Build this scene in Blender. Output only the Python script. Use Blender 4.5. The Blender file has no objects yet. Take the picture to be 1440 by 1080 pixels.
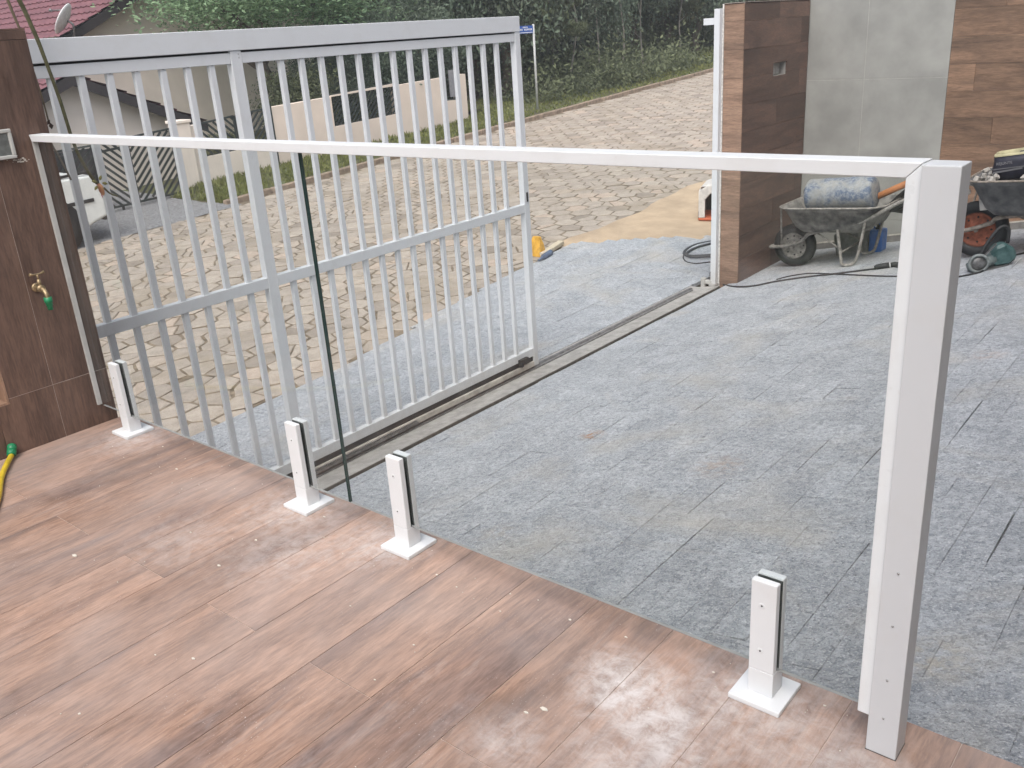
import bpy, bmesh, math, random
import numpy as np
from mathutils import Vector, Matrix, Euler
random.seed(7); RNG = np.random.default_rng(7)
scene = bpy.context.scene
COL = scene.collection

# ------------------------------------------------------------------ camera
F = 1270.46; YAW = .7103; PITCH = .3685; ROLL = -.0694
CAM = np.array([3.3798, -1.4651, 1.3184])
_fw = np.array([-math.sin(YAW)*math.cos(PITCH), math.cos(YAW)*math.cos(PITCH), -math.sin(PITCH)])
_rt = np.array([math.cos(YAW), math.sin(YAW), 0.]); _up = np.cross(_rt, _fw)
_r = _rt*math.cos(ROLL)+_up*math.sin(ROLL); _u = -_rt*math.sin(ROLL)+_up*math.cos(ROLL)
cd = bpy.data.cameras.new('camera'); cam = bpy.data.objects.new('camera', cd); COL.objects.link(cam)
cd.sensor_width = 36; cd.lens = F/1440*36; cd.clip_end = 600; cd.clip_start = .02
cam.matrix_world = Matrix(((_r[0], _u[0], -_fw[0], CAM[0]), (_r[1], _u[1], -_fw[1], CAM[1]), (_r[2], _u[2], -_fw[2], CAM[2]), (0, 0, 0, 1)))
scene.camera = cam

# ------------------------------------------------------------------ world, sun, exposure
SUN_TO = Vector((.22, -.50, .84)).normalized()
W = bpy.data.worlds.new('World'); scene.world = W; W.use_nodes = True
nt = W.node_tree; bg = nt.nodes['Background']
sky = nt.nodes.new('ShaderNodeTexSky'); sky.sky_type = 'NISHITA'; sky.sun_disc = False
sky.sun_elevation = math.asin(SUN_TO.z); sky.sun_rotation = math.atan2(SUN_TO.x, SUN_TO.y)
sky.dust_density = 5; sky.air_density = 1.0; sky.ozone_density = 1.0
hs = nt.nodes.new('ShaderNodeHueSaturation'); hs.inputs['Saturation'].default_value = .45
nt.links.new(sky.outputs[0], hs.inputs['Color']); nt.links.new(hs.outputs[0], bg.inputs[0])
bg.inputs[1].default_value = .15
sd = bpy.data.lights.new('sun', 'SUN'); so = bpy.data.objects.new('sun', sd); COL.objects.link(so)
sd.energy = .9; sd.angle = math.radians(46); sd.color = (1, .985, .965)
so.rotation_euler = (-SUN_TO).to_track_quat('-Z', 'Y').to_euler(); so.location = (0, -5, 12)
vs = scene.view_settings; vs.view_transform = 'Standard'; vs.look = 'None'; vs.gamma = 1; vs.use_curve_mapping = False
vs.exposure = .68
scene.render.engine = 'CYCLES'
scene.cycles.transparent_max_bounces = 12; scene.cycles.max_bounces = 7; scene.cycles.diffuse_bounces = 4; scene.cycles.glossy_bounces = 3; scene.cycles.volume_bounces = 1

# ------------------------------------------------------------------ pixel -> place helpers
def ray(x, y): return _fw+_r*(x-720)/F-_u*(y-540)/F
def on_plane(x, y, n, d0):
    n = np.array(n, float); d = ray(x, y); return CAM+d*((d0-n@CAM)/(n@d))
def at_x(x, y, X): return on_plane(x, y, (1, 0, 0), X)
def at_y(x, y, Y): return on_plane(x, y, (0, 1, 0), Y)
def at_z(x, y, Z): return on_plane(x, y, (0, 0, 1), Z)
def project(P):
    d = np.asarray(P)-CAM; z = d@_fw
    return np.array([720+F*(d@_r)/z, 540-F*(d@_u)/z, z])
RAMP = .195; GZ = -.85; GX = -.33
def ramp_z(X): return min(GZ+RAMP*(X-GX), -.05) if X > GX else GZ
def on_ramp(x, y): return on_plane(x, y, (-RAMP, 0, 1), GZ-RAMP*GX)
RA, RB = -1.139, .0494
def road_z(Y): return RA+RB*Y
def on_road(x, y, up=0.): return on_plane(x, y, (0, -RB, 1), RA+up)
_ey = [-8, 1.58, 2.67, 4.33, 6.25, 9.45, 70]; _ex = [-2.0, -1.92, -1.93, -2.18, -2.32, -2.33, -2.33]
def road_edge(Y): return float(np.interp(Y, _ey, _ex))
def apron_z(X, Y):
    e = road_edge(Y); t = min(max((-.41-X)/(-.41-e), 0), 1.05)
    return GZ*(1-t)+road_z(Y)*t + .012*t

# ------------------------------------------------------------------ materials
def nodes(name):
    m = bpy.data.materials.new(name); m.use_nodes = True; n = m.node_tree
    b = n.nodes['Principled BSDF']; return m, n, b
def N(n, t, **k):
    x = n.nodes.new(t)
    for a, v in k.items(): setattr(x, a, v)
    return x
def ramp(n, fac, stops):
    r = N(n, 'ShaderNodeValToRGB'); e = r.color_ramp.elements
    while len(e) < len(stops): e.new(.5)
    for i, (p, c) in enumerate(stops): e[i].position = p; e[i].color = (*c, 1) if len(c) == 3 else c
    n.links.new(fac, r.inputs[0]); return r.outputs[0]
def noise(n, vec, scale, detail=4, rough=.55, dist=0.):
    x = N(n, 'ShaderNodeTexNoise'); x.inputs['Scale'].default_value = scale; x.inputs['Detail'].default_value = detail
    x.inputs['Roughness'].default_value = rough; x.inputs['Distortion'].default_value = dist
    if vec is not None: n.links.new(vec, x.inputs['Vector'])
    return x.outputs['Fac']
def mixc(n, fac, a, b, mode='MIX'):
    x = N(n, 'ShaderNodeMix', data_type='RGBA', blend_type=mode)
    for s, v in ((0, fac), (6, a), (7, b)):
        if hasattr(v, 'is_linked'): n.links.new(v, x.inputs[s])
        else: x.inputs[s].default_value = v if not isinstance(v, tuple) else ((*v, 1) if len(v) == 3 else v)
    return x.outputs[2]
def math_(n, op, a, b=None, c=None, clamp=False):
    x = N(n, 'ShaderNodeMath', operation=op, use_clamp=clamp)
    for i, v in enumerate((a, b, c)):
        if v is None: continue
        if hasattr(v, 'is_linked'): n.links.new(v, x.inputs[i])
        else: x.inputs[i].default_value = v
    return x.outputs[0]
def mapr(n, v, a, b, c=0., d=1.):
    x = N(n, 'ShaderNodeMapRange'); n.links.new(v, x.inputs[0])
    for i, q in enumerate((a, b, c, d)): x.inputs[i+1].default_value = q
    return x.outputs[0]
def bump(n, b, h, strength=.3, dist=.01):
    x = N(n, 'ShaderNodeBump'); x.inputs['Strength'].default_value = strength; x.inputs['Distance'].default_value = dist
    n.links.new(h, x.inputs['Height']); n.links.new(x.outputs[0], b.inputs['Normal'])
def pos(n): return N(n, 'ShaderNodeNewGeometry').outputs['Position']
def blob(n, P, c, r0, r1):
    x = N(n, 'ShaderNodeVectorMath', operation='DISTANCE'); n.links.new(P, x.inputs[0]); x.inputs[1].default_value = c
    return mapr(n, x.outputs['Value'], r0, r1, 0., 1.)
def simple(name, c, rough=.5, metal=0., var=.12, scale=20., bmp=0., bscale=120., spec=.5, c2=None):
    m, n, b = nodes(name); P = pos(n)
    f = noise(n, P, scale, 5)
    lo = tuple(v*(1-var) for v in c); hi = tuple(min(v*(1+var), .95) for v in c)
    if c2: hi = c2
    n.links.new(ramp(n, f, [(.32, lo), (.68, hi)]), b.inputs['Base Color'])
    n.links.new(mapr(n, noise(n, P, scale*1.7, 3), .3, .7, max(rough-.08, .02), min(rough+.08, 1)), b.inputs['Roughness'])
    b.inputs['Metallic'].default_value = metal; b.inputs['Specular IOR Level'].default_value = spec
    if bmp: bump(n, b, noise(n, P, bscale, 4), bmp, .004)
    return m

def white_paint(name, c=(.68, .695, .71), rough=.38, dust=(.50, .47, .43), dz=None, amt=.24):
    m, n, b = nodes(name); P = pos(n)
    f = mapr(n, noise(n, P, 9, 6, .65), .5, .78, 0, amt)
    f2 = mapr(n, noise(n, P, 55, 4, .7), .62, .8, 0, amt*1.4)
    fac = math_(n, 'MAXIMUM', f, f2)
    if dz:
        s = N(n, 'ShaderNodeSeparateXYZ'); n.links.new(P, s.inputs[0])
        low = mapr(n, s.outputs[2], dz[0], dz[1], .85, 0)
        fac = math_(n, 'MAXIMUM', fac, math_(n, 'MULTIPLY', low, mapr(n, noise(n, P, 14, 5, .7), .3, .7, .35, 1.)))
    n.links.new(mixc(n, fac, c, dust), b.inputs['Base Color'])
    n.links.new(mapr(n, noise(n, P, 18, 4), .3, .7, rough-.06, rough+.14), b.inputs['Roughness'])
    bump(n, b, noise(n, P, 260, 2), .05, .002)
    return m

def wood_tile(name, axis, light, mid, dark, rough=.42, dust=0, rnd=.35, joints=None):
    m, n, b = nodes(name)
    tc = N(n, 'ShaderNodeTexCoord'); oi = N(n, 'ShaderNodeObjectInfo')
    mp = N(n, 'ShaderNodeMapping'); n.links.new(tc.outputs['Object'], mp.inputs[0])
    sc = [6.2, 6.2, 6.2]; sc[axis] = .8; mp.inputs['Scale'].default_value = sc
    cmb = N(n, 'ShaderNodeCombineXYZ')
    for i in range(3): n.links.new(math_(n, 'MULTIPLY', oi.outputs['Random'], (61., 37., 83.)[i]), cmb.inputs[i])
    add = N(n, 'ShaderNodeVectorMath', operation='ADD'); n.links.new(mp.outputs[0], add.inputs[0]); n.links.new(cmb.outputs[0], add.inputs[1])
    V = add.outputs[0]
    addo = N(n, 'ShaderNodeVectorMath', operation='ADD'); n.links.new(tc.outputs['Object'], addo.inputs[0]); n.links.new(cmb.outputs[0], addo.inputs[1])
    big = noise(n, V, 1.0, 6, .6, 1.1)
    base = ramp(n, big, [(.30, dark), (.46, mid), (.60, light), (.78, mid)])
    grain = noise(n, V, 7.5, 7, .74, .7)
    g2 = ramp(n, grain, [(.36, (.66, .65, .65)), (.52, (1, 1, 1)), (.66, (1.14, 1.12, 1.10))])
    base = mixc(n, .85, base, g2, 'MULTIPLY')
    fine = noise(n, V, 26, 3, .6)
    base = mixc(n, .6, base, ramp(n, fine, [(.38, (.72, .72, .72)), (.6, (1.10, 1.10, 1.10))]), 'MULTIPLY')
    mp2 = N(n, 'ShaderNodeMapping'); n.links.new(addo.outputs[0], mp2.inputs[0]); s2 = [7, 7, 7]; s2[axis] = 2.6; mp2.inputs['Scale'].default_value = s2
    patch = mapr(n, noise(n, mp2.outputs[0], .9, 5, .6, .5), .53, .70, 0, .48)
    base = mixc(n, patch, base, tuple(v*.52+.012 for v in mid))
    tone = mapr(n, oi.outputs['Random'], 0, 1, 1-rnd*.5, 1+rnd*.5)
    hsv = N(n, 'ShaderNodeHueSaturation'); n.links.new(base, hsv.inputs['Color']); n.links.new(tone, hsv.inputs['Value'])
    colr = hsv.outputs[0]; rg = mapr(n, grain, .3, .7, rough-.08, rough+.12)
    if dust:
        b.inputs['Specular IOR Level'].default_value = .28; P = pos(n)
        veil = mapr(n, noise(n, P, 1.7, 6, .6, .4), .40, .70, .0, .24)
        mp3 = N(n, 'ShaderNodeMapping'); n.links.new(P, mp3.inputs[0]); mp3.inputs['Scale'].default_value = (9, 2.2, 9); mp3.inputs['Rotation'].default_value = (0, 0, .5)
        wipe = mapr(n, noise(n, mp3.outputs[0], 2.2, 6, .7, .6), .5, .75, 0, .26)
        fac = math_(n, 'MAXIMUM', veil, wipe)
        for (c, r0, r1, a) in dust:
            k = math_(n, 'MULTIPLY', blob(n, P, c, r1, r0), a)
            k = math_(n, 'MULTIPLY', k, mapr(n, noise(n, P, 22, 6, .75, .4), .32, .62, .15, 1.))
            fac = math_(n, 'MAXIMUM', fac, k)
        speck = mapr(n, noise(n, P, 210, 2, .5), .66, .74, 0, .7)
        fac = math_(n, 'MAXIMUM', fac, math_(n, 'MULTIPLY', speck, mapr(n, noise(n, P, 5, 3), .4, .6, 0, 1)))
        colr = mixc(n, fac, colr, (.60, .555, .54)); rg = math_(n, 'ADD', rg, math_(n, 'MULTIPLY', fac, .35), clamp=True)
    n.links.new(colr, b.inputs['Base Color']); n.links.new(rg, b.inputs['Roughness'])
    bump(n, b, math_(n, 'ADD', grain, math_(n, 'MULTIPLY', fine, .5)), .12, .003)
    return m

def stone_mat(name):
    m, n, b = nodes(name); P = pos(n)
    at = N(n, 'ShaderNodeAttribute', attribute_name='tone')
    a = noise(n, P, 5.5, 7, .68, .4); c = noise(n, P, 38, 6, .72, .3); d = noise(n, P, 150, 3, .6)
    base = ramp(n, a, [(.30, (.345, .37, .405)), (.5, (.425, .452, .487)), (.70, (.50, .527, .56))])
    base = mixc(n, .9, base, ramp(n, c, [(.34, (.58, .60, .63)), (.5, (1, 1, 1)), (.66, (1.35, 1.33, 1.30))]), 'MULTIPLY')
    base = mixc(n, mapr(n, d, .555, .66, 0, .75), base, (.76, .77, .78))
    base = mixc(n, mapr(n, noise(n, P, 95, 4, .7), .535, .66, 0, .75), base, (.16, .17, .19))
    warm = mapr(n, noise(n, P, 1.1, 5, .6, .8), .52, .72, 0, .55)
    base = mixc(n, warm, base, (.55, .51, .44))
    tint = N(n, 'ShaderNodeHueSaturation'); n.links.new(base, tint.inputs['Color'])
    n.links.new(mapr(n, at.outputs['Fac'], 0, 1, .92, 1.08), tint.inputs['Value']); base = tint.outputs[0]
    # rust drip and cement spill left by the works
    for px, py, r, colr, amt in ((833, 612, .085, (.40, .20, .07), .85), (1310, 925, .14, (.52, .48, .41), .7), (1010, 655, .16, (.46, .33, .23), .45), (700, 750, .12, (.50, .42, .33), .35), (1390, 500, .12, (.47, .33, .26), .4)):
        p = on_ramp(px, py)
        k = math_(n, 'MULTIPLY', blob(n, P, tuple(p), r, r*.2), amt)
        k = math_(n, 'MULTIPLY', k, mapr(n, noise(n, P, 26, 5, .7), .42, .58, 0, 1))
        base = mixc(n, k, base, colr)
    n.links.new(base, b.inputs['Base Color'])
    n.links.new(mapr(n, c, .3, .7, .55, .85), b.inputs['Roughness']); b.inputs['Specular IOR Level'].default_value = .35
    h = math_(n, 'ADD', c, math_(n, 'MULTIPLY', a, 1.2)); h = math_(n, 'ADD', h, math_(n, 'MULTIPLY', d, .35))
    bump(n, b, h, 1., .02); return m

def paver_mat(name):
    m, n, b = nodes(name); P = pos(n)
    at = N(n, 'ShaderNodeAttribute', attribute_name='tone')
    base = ramp(n, at.outputs['Fac'], [(0, (.265, .23, .195)), (.3, (.36, .316, .272)), (.75, (.42, .37, .315)), (1, (.45, .37, .305))])
    base = mixc(n, .9, base, ramp(n, noise(n, P, 9, 6, .7), [(.3, (.74, .73, .72)), (.55, (1, 1, 1)), (.75, (1.12, 1.1, 1.08))]), 'MULTIPLY')
    base = mixc(n, mapr(n, noise(n, P, 1.3, 5, .65, .6), .50, .64, 0, .7), base, (.30, .255, .20))
    base = mixc(n, mapr(n, noise(n, P, 60, 4, .7), .53, .66, 0, .6), base, (.27, .225, .175))
    n.links.new(base, b.inputs['Base Color']); b.inputs['Roughness'].default_value = .85; b.inputs['Specular IOR Level'].default_value = .25
    bump(n, b, noise(n, P, 45, 5, .7), .5, .012); return m

def leaf_mat(name, dark, light, hueshift=.0):
    m, n, b = nodes(name); P = pos(n)
    at = N(n, 'ShaderNodeAttribute', attribute_name='tone'); oi = N(n, 'ShaderNodeObjectInfo')
    f = math_(n, 'ADD', math_(n, 'MULTIPLY', at.outputs['Fac'], .7), math_(n, 'MULTIPLY', noise(n, P, 1.1, 4), .5), clamp=True)
    c = ramp(n, f, [(.15, dark), (.85, light)])
    hsv = N(n, 'ShaderNodeHueSaturation'); n.links.new(c, hsv.inputs['Color'])
    n.links.new(mapr(n, oi.outputs['Random'], 0, 1, .47+hueshift, .52+hueshift), hsv.inputs['Hue']); n.links.new(mapr(n, oi.outputs['Random'], 0, 1, .75, 1.2), hsv.inputs['Value'])
    n.links.new(hsv.outputs[0], b.inputs['Base Color']); b.inputs['Roughness'].default_value = .6; b.inputs['Specular IOR Level'].default_value = .25
    t = N(n, 'ShaderNodeBsdfTranslucent'); n.links.new(hsv.outputs[0], t.inputs[0])
    mx = N(n, 'ShaderNodeMixShader'); mx.inputs[0].default_value = .35
    n.links.new(b.outputs[0], mx.inputs[1]); n.links.new(t.outputs[0], mx.inputs[2])
    n.links.new(mx.outputs[0], n.nodes['Material Output'].inputs[0]); return m

def glass_mat():
    m, n, b = nodes('clear_glass'); n.nodes.remove(b)
    t = N(n, 'ShaderNodeBsdfTransparent'); t.inputs[0].default_value = (.975, .985, .98, 1)
    g = N(n, 'ShaderNodeBsdfGlossy'); g.inputs['Roughness'].default_value = .015; g.inputs[0].default_value = (.9, .93, .92, 1)
    d = N(n, 'ShaderNodeBsdfDiffuse'); d.inputs[0].default_value = (.6, .6, .58, 1)
    ge = N(n, 'ShaderNodeNewGeometry'); dt = N(n, 'ShaderNodeVectorMath', operation='DOT_PRODUCT'); n.links.new(ge.outputs['Normal'], dt.inputs[0]); n.links.new(ge.outputs['Incoming'], dt.inputs[1])
    sch = math_(n, 'POWER', math_(n, 'SUBTRACT', 1., math_(n, 'ABSOLUTE', dt.outputs['Value'])), 5.); sch = math_(n, 'MULTIPLY_ADD', sch, .9, .035)
    mx = N(n, 'ShaderNodeMixShader'); n.links.new(math_(n, 'MULTIPLY', sch, .8), mx.inputs[0]); n.links.new(t.outputs[0], mx.inputs[1]); n.links.new(g.outputs[0], mx.inputs[2])
    P = pos(n); mp = N(n, 'ShaderNodeMapping'); n.links.new(P, mp.inputs[0]); mp.inputs['Scale'].default_value = (3, 3, 1); mp.inputs['Rotation'].default_value = (0, .6, 0)
    sm = mapr(n, noise(n, mp.outputs[0], 3.2, 6, .7, 1.2), .54, .74, 0, .05)
    m2 = N(n, 'ShaderNodeMixShader'); n.links.new(sm, m2.inputs[0]); n.links.new(mx.outputs[0], m2.inputs[1]); n.links.new(d.outputs[0], m2.inputs[2])
    n.links.new(m2.outputs[0], n.nodes['Material Output'].inputs[0]); return m

M = {}
M['white'] = white_paint('white_powder_coat')
M['gate'] = white_paint('white_gate_paint', (.63, .65, .675), .42, (.43, .41, .38), (-.9, -.45), .2)
M['gate_dusty'] = simple('dusty_gate_beam', (.42, .39, .35), .8, var=.25, scale=14)
M['screw'] = simple('steel_screw', (.42, .42, .42), .35, .9, scale=80)
M['dark'] = simple('dark_rubber', (.018, .019, .02), .6, scale=40)
M['glass'] = glass_mat()
M['glass_edge'] = simple('green_glass_edge', (.03, .06, .056), .2, scale=30)
dust = [((2.53, -.16, 0), .05, .17, 1.), ((2.61, -.2, 0), .04, .15, 1.), ((2.47, -.13, 0), .02, .14, .9), ((2.68, -.25, 0), .02, .12, .9), ((2.62, -.33, 0), .02, .22, .7), ((1.62, -.02, 0), .05, .24, .6), ((1.25, -.03, 0), .05, .3, .55),
        ((.25, -.02, 0), .05, .25, .5), ((2.75, -.06, 0), .07, .3, .6), ((1.45, -.2, 0), .05, .35, .45), ((2.4, -.42, 0), .02, .13, .6), ((2.95, -.12, 0), .05, .25, .55), ((1.1, -.35, 0), .05, .3, .35)]
M['deck'] = wood_tile('deck_wood_porcelain', 1, (.375, .238, .175), (.285, .183, .139), (.185, .128, .112), .58, dust, .16)
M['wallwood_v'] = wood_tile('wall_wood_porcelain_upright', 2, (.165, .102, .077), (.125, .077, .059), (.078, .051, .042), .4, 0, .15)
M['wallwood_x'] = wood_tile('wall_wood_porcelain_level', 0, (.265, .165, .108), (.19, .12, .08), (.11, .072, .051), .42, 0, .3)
M['wallwood_y'] = wood_tile('pillar_shaded_wood_porcelain', 1, (.165, .103, .079), (.122, .077, .061), (.078, .052, .043), .42, 0, .3)  # pillar tile with the shaded side's darker tone in its colour
M['wallwood_f'] = wood_tile('pillar_lit_face_porcelain', 0, (.33, .215, .152), (.25, .16, .113), (.15, .10, .075), .42, 0, .25)  # same pillar tile painted lighter for the side that catches the light
M['grout'] = simple('pale_grout', (.40, .34, .30), .9, scale=60)
M['plaster'] = simple('raw_cement_render', (.34, .33, .31), .95, var=.2, scale=9, bmp=.4, bscale=60)
M['greytile'] = simple('grey_cement_tile', (.30, .30, .28), .5, var=.16, scale=3.2)
M['stone'] = stone_mat('grey_split_stone')
M['mortar'] = simple('dark_stone_joint', (.16, .165, .17), .95, var=.3, scale=60)
M['concrete'] = simple('track_concrete', (.31, .30, .285), .9, var=.22, scale=14, bmp=.4, bscale=80)
M['groove'] = simple('groove_shade', (.10, .095, .085), .95, var=.3, scale=30)  # groove's shade painted as a dark colour on its wall and floor
M['steel'] = simple('worn_steel', (.22, .22, .22), .45, .8, var=.3, scale=30)
M['paver'] = paver_mat('beige_hexagon_paver')
M['joint'] = simple('paver_joint_soil', (.17, .135, .095), .95, var=.45, scale=12, bmp=.6, bscale=40)
M['sand'] = simple('orange_sand', (.425, .325, .225), .95, var=.17, scale=3.2, bmp=.5, bscale=40)
M['gravel'] = simple('dark_gravel', (.20, .20, .205), .95, var=.35, scale=30, bmp=.9, bscale=30)
M['soil'] = simple('forest_soil', (.10, .085, .05), .95, var=.3, scale=2, bmp=.5, bscale=12, c2=(.10, .12, .045))
M['grass'] = leaf_mat('verge_grass', (.10, .12, .035), (.24, .25, .09))
M['kerb'] = simple('worn_kerb', (.26, .2, .15), .95, var=.3, scale=10)

# ------------------------------------------------------------------ mesh helpers
MAT = {}     # world matrix of every empty / moved mesh
def link(o, parent=None):
    COL.objects.link(o)
    if parent is not None: o.parent = parent
    return o
def tag(o, label=None, cat=None, group=None, kind=None):
    if label: o['label'] = label
    if cat: o['category'] = cat
    if group: o['group'] = group
    if kind: o['kind'] = kind
    return o
def thing(name, label, cat, loc=(0, 0, 0), rot=(0, 0, 0), group=None):
    o = bpy.data.objects.new(name, None); link(o); o.empty_display_size = .1
    o.location = loc; o.rotation_euler = rot
    MAT[o] = Matrix.Translation(Vector(loc)) @ Euler(rot).to_matrix().to_4x4()
    return tag(o, label, cat, group)
def wm(o):
    m = Matrix.Identity(4)
    while o is not None:
        if o in MAT: return MAT[o] @ m
        m = Matrix.Translation(o.location) @ m; o = o.parent
    return m
class MB:
    def __init__(s): s.v = []; s.f = []; s.mi = []; s.sm = []; s.tone = None
    def add(s, vs, fs, mi=0, smooth=False):
        o = len(s.v); s.v += [tuple(map(float, p)) for p in vs]
        for f in fs: s.f.append(tuple(i+o for i in f)); s.mi.append(mi); s.sm.append(smooth)
        return s
    def box(s, x0, x1, y0, y1, z0, z1, mi=0):
        v = [(x0, y0, z0), (x1, y0, z0), (x1, y1, z0), (x0, y1, z0), (x0, y0, z1), (x1, y0, z1), (x1, y1, z1), (x0, y1, z1)]
        return s.add(v, [(0, 3, 2, 1), (4, 5, 6, 7), (0, 1, 5, 4), (1, 2, 6, 5), (2, 3, 7, 6), (3, 0, 4, 7)], mi)
    def obox(s, c, ax, size, mi=0):
        a, b_, c_ = [Vector(k).normalized()*h*.5 for k, h in zip(ax, size)]; c = Vector(c)
        v = [c-a-b_-c_, c+a-b_-c_, c+a+b_-c_, c-a+b_-c_, c-a-b_+c_, c+a-b_+c_, c+a+b_+c_, c-a+b_+c_]
        return s.add(v, [(0, 3, 2, 1), (4, 5, 6, 7), (0, 1, 5, 4), (1, 2, 6, 5), (2, 3, 7, 6), (3, 0, 4, 7)], mi)
    def bar(s, a, b, w, h, up=(0, 0, 1), mi=0):
        a = Vector(a); b = Vector(b); d = b-a; u = Vector(up); sd_ = d.cross(u)
        if sd_.length < 1e-6: sd_ = d.cross(Vector((1, 0, 0)))
        sd_.normalize(); u = sd_.cross(d).normalized()
        return s.obox((a+b)/2, (d, sd_, u), (d.length, w, h), mi)
    def tube(s, path, r, n=8, caps=True, mi=0, smooth=True):
        path = [Vector(p) for p in path]; rs = r if isinstance(r, (list, tuple)) else [r]*len(path)
        vs = []; fs = []; prev = None
        for i, p in enumerate(path):
            d = (path[min(i+1, len(path)-1)]-path[max(i-1, 0)]).normalized()
            if prev is None:
                u = d.orthogonal().normalized()
            else:
                u = (prev-d*prev.dot(d)); u = u.normalized() if u.length > 1e-6 else d.orthogonal().normalized()
            prev = u; w = d.cross(u)
            for k in range(n):
                t = 2*math.pi*k/n; vs.append(p+(u*math.cos(t)+w*math.sin(t))*rs[i])
        for i in range(len(path)-1):
            for k in range(n):
                a = i*n+k; b2 = i*n+(k+1) % n; fs.append((a, b2, b2+n, a+n))
        s.add(vs, fs, mi, smooth)
        if caps:
            o = len(s.v)-len(vs)
            s.f.append(tuple(o+k for k in reversed(range(n)))); s.mi.append(mi); s.sm.append(False)
            s.f.append(tuple(o+(len(path)-1)*n+k for k in range(n))); s.mi.append(mi); s.sm.append(False)
        return s
    def lathe(s, prof, c, ax=(0, 0, 1), n=20, mi=0, smooth=True, closed=False):
        ax = Vector(ax).normalized(); u = ax.orthogonal().normalized(); w = ax.cross(u); c = Vector(c); vs = []
        for r, h in prof:
            for k in range(n):
                t = 2*math.pi*k/n; vs.append(c+ax*h+(u*math.cos(t)+w*math.sin(t))*r)
        fs = []; L = len(prof)
        for i in range(L if closed else L-1):
            for k in range(n):
                j = (i+1) % L; fs.append((i*n+k, i*n+(k+1) % n, j*n+(k+1) % n, j*n+k))
        if not closed: fs.append(tuple(reversed(range(n)))); fs.append(tuple((L-1)*n+k for k in range(n)))
        return s.add(vs, fs, mi, smooth)
    def prism(s, pts, d, mi=0):
        n = len(pts); d = Vector(d); a = [Vector(p) for p in pts]; b = [p+d for p in a]
        return s.add(a+b, [tuple(reversed(range(n))), tuple(range(n, 2*n))]+[(i, (i+1) % n, n+(i+1) % n, n+i) for i in range(n)], mi)
    def build(s, name, mat, parent=None, bev=0., origin=None, world=True, seg=1):
        me = bpy.data.meshes.new(name); v = s.v
        inv = None; loc = Vector((0, 0, 0))
        if world:
            P = wm(parent) if parent is not None else Matrix.Identity(4)
            inv = P.inverted()
        pts = [Vector(p) for p in v]
        if inv is not None: pts = [inv @ p for p in pts]
        if origin is not None:
            loc = (inv @ Vector(origin)) if inv is not None else Vector(origin); pts = [p-loc for p in pts]
        me.from_pydata([tuple(p) for p in pts], [], s.f)
        for m in (mat if isinstance(mat, (list, tuple)) else [mat]): me.materials.append(m)
        me.polygons.foreach_set('material_index', s.mi); me.polygons.foreach_set('use_smooth', s.sm)
        if s.tone is not None:
            at = me.attributes.new('tone', 'FLOAT', 'POINT'); at.data.foreach_set('value', np.array(s.tone, dtype=np.float32))
        bm = bmesh.new(); bm.from_mesh(me); bmesh.ops.recalc_face_normals(bm, faces=bm.faces)
        if bev: bmesh.ops.bevel(bm, geom=[e for e in bm.edges if e.calc_face_angle(0) > .6], offset=bev, segments=seg, affect='EDGES', profile=.6)
        bm.to_mesh(me); bm.free(); me.update()
        o = bpy.data.objects.new(name, me); link(o, parent); o.location = loc
        return o
def struct(o): o['kind'] = 'structure'; return o
def stuff(o): o['kind'] = 'stuff'; return o
def dup(o, parent=None, loc=None):
    c = o.copy(); COL.objects.link(c); c.parent = parent
    if loc is not None: c.location = loc
    if o in MAT: MAT[c] = Matrix.Translation(Vector(c.location)) @ c.rotation_euler.to_matrix().to_4x4()
    for ch in o.children: dup(ch, c)
    return c
def smooth_path(pts, k=6):
    P = [Vector(p) for p in pts]; out = []
    for i in range(len(P)-1):
        p0 = P[max(i-1, 0)]; p1 = P[i]; p2 = P[i+1]; p3 = P[min(i+2, len(P)-1)]
        for j in range(k):
            t = j/k; out.append(.5*((2*p1)+(p2-p0)*t+(2*p0-5*p1+4*p2-p3)*t*t+(3*p1-p0-3*p2+p3)*t**3))
    out.append(P[-1]); return out
def grid(name, xs, ys, zf, mat, parent=None):
    m = MB(); nx, ny = len(xs), len(ys)
    m.add([(x, y, zf(x, y)) for y in ys for x in xs], [(j*nx+i, j*nx+i+1, (j+1)*nx+i+1, (j+1)*nx+i) for j in range(ny-1) for i in range(nx-1)], 0, True)
    return m.build(name, mat, parent)
def sub_rects(r, h):
    x0, x1, y0, y1 = r; a0, a1, b0, b1 = h
    if a0 >= x1 or a1 <= x0 or b0 >= y1 or b1 <= y0: return [r]
    o = []
    if b0 > y0: o.append((x0, x1, y0, b0))
    if b1 < y1: o.append((x0, x1, b1, y1))
    yy0, yy1 = max(y0, b0), min(y1, b1)
    if a0 > x0: o.append((x0, a0, yy0, yy1))
    if a1 < x1: o.append((a1, x1, yy0, yy1))
    return o

# ================================================================== GROUND
def terrain_z(X, Y):
    z = road_z(max(min(Y, 80), -60))-.10
    if X < -12: z += min(.10*(-12-X)+.004*min(-12-X, 60)**2*.35, 6.)
    if Y > 26: z += .06*(min(Y, 70)-26)
    if X > -.6: z -= .35
    return z
xs = sorted(set([-160, -120, -90, -70, -55, -45, -38, -32, -27, -23, -20, -17, -15, -13, -12, -11, -10, -9, -5, -2.4, -1, -.59, 0, 5, 10, 20, 40, 80, 160]))
ys = [-160, -100, -60, -30, -15, -8, -4, 0, 4, 8, 12, 16, 20, 24, 26, 30, 36, 44, 54, 66, 80, 110, 160]
struct(grid('ground', xs, ys, terrain_z, M['soil']))

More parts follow.
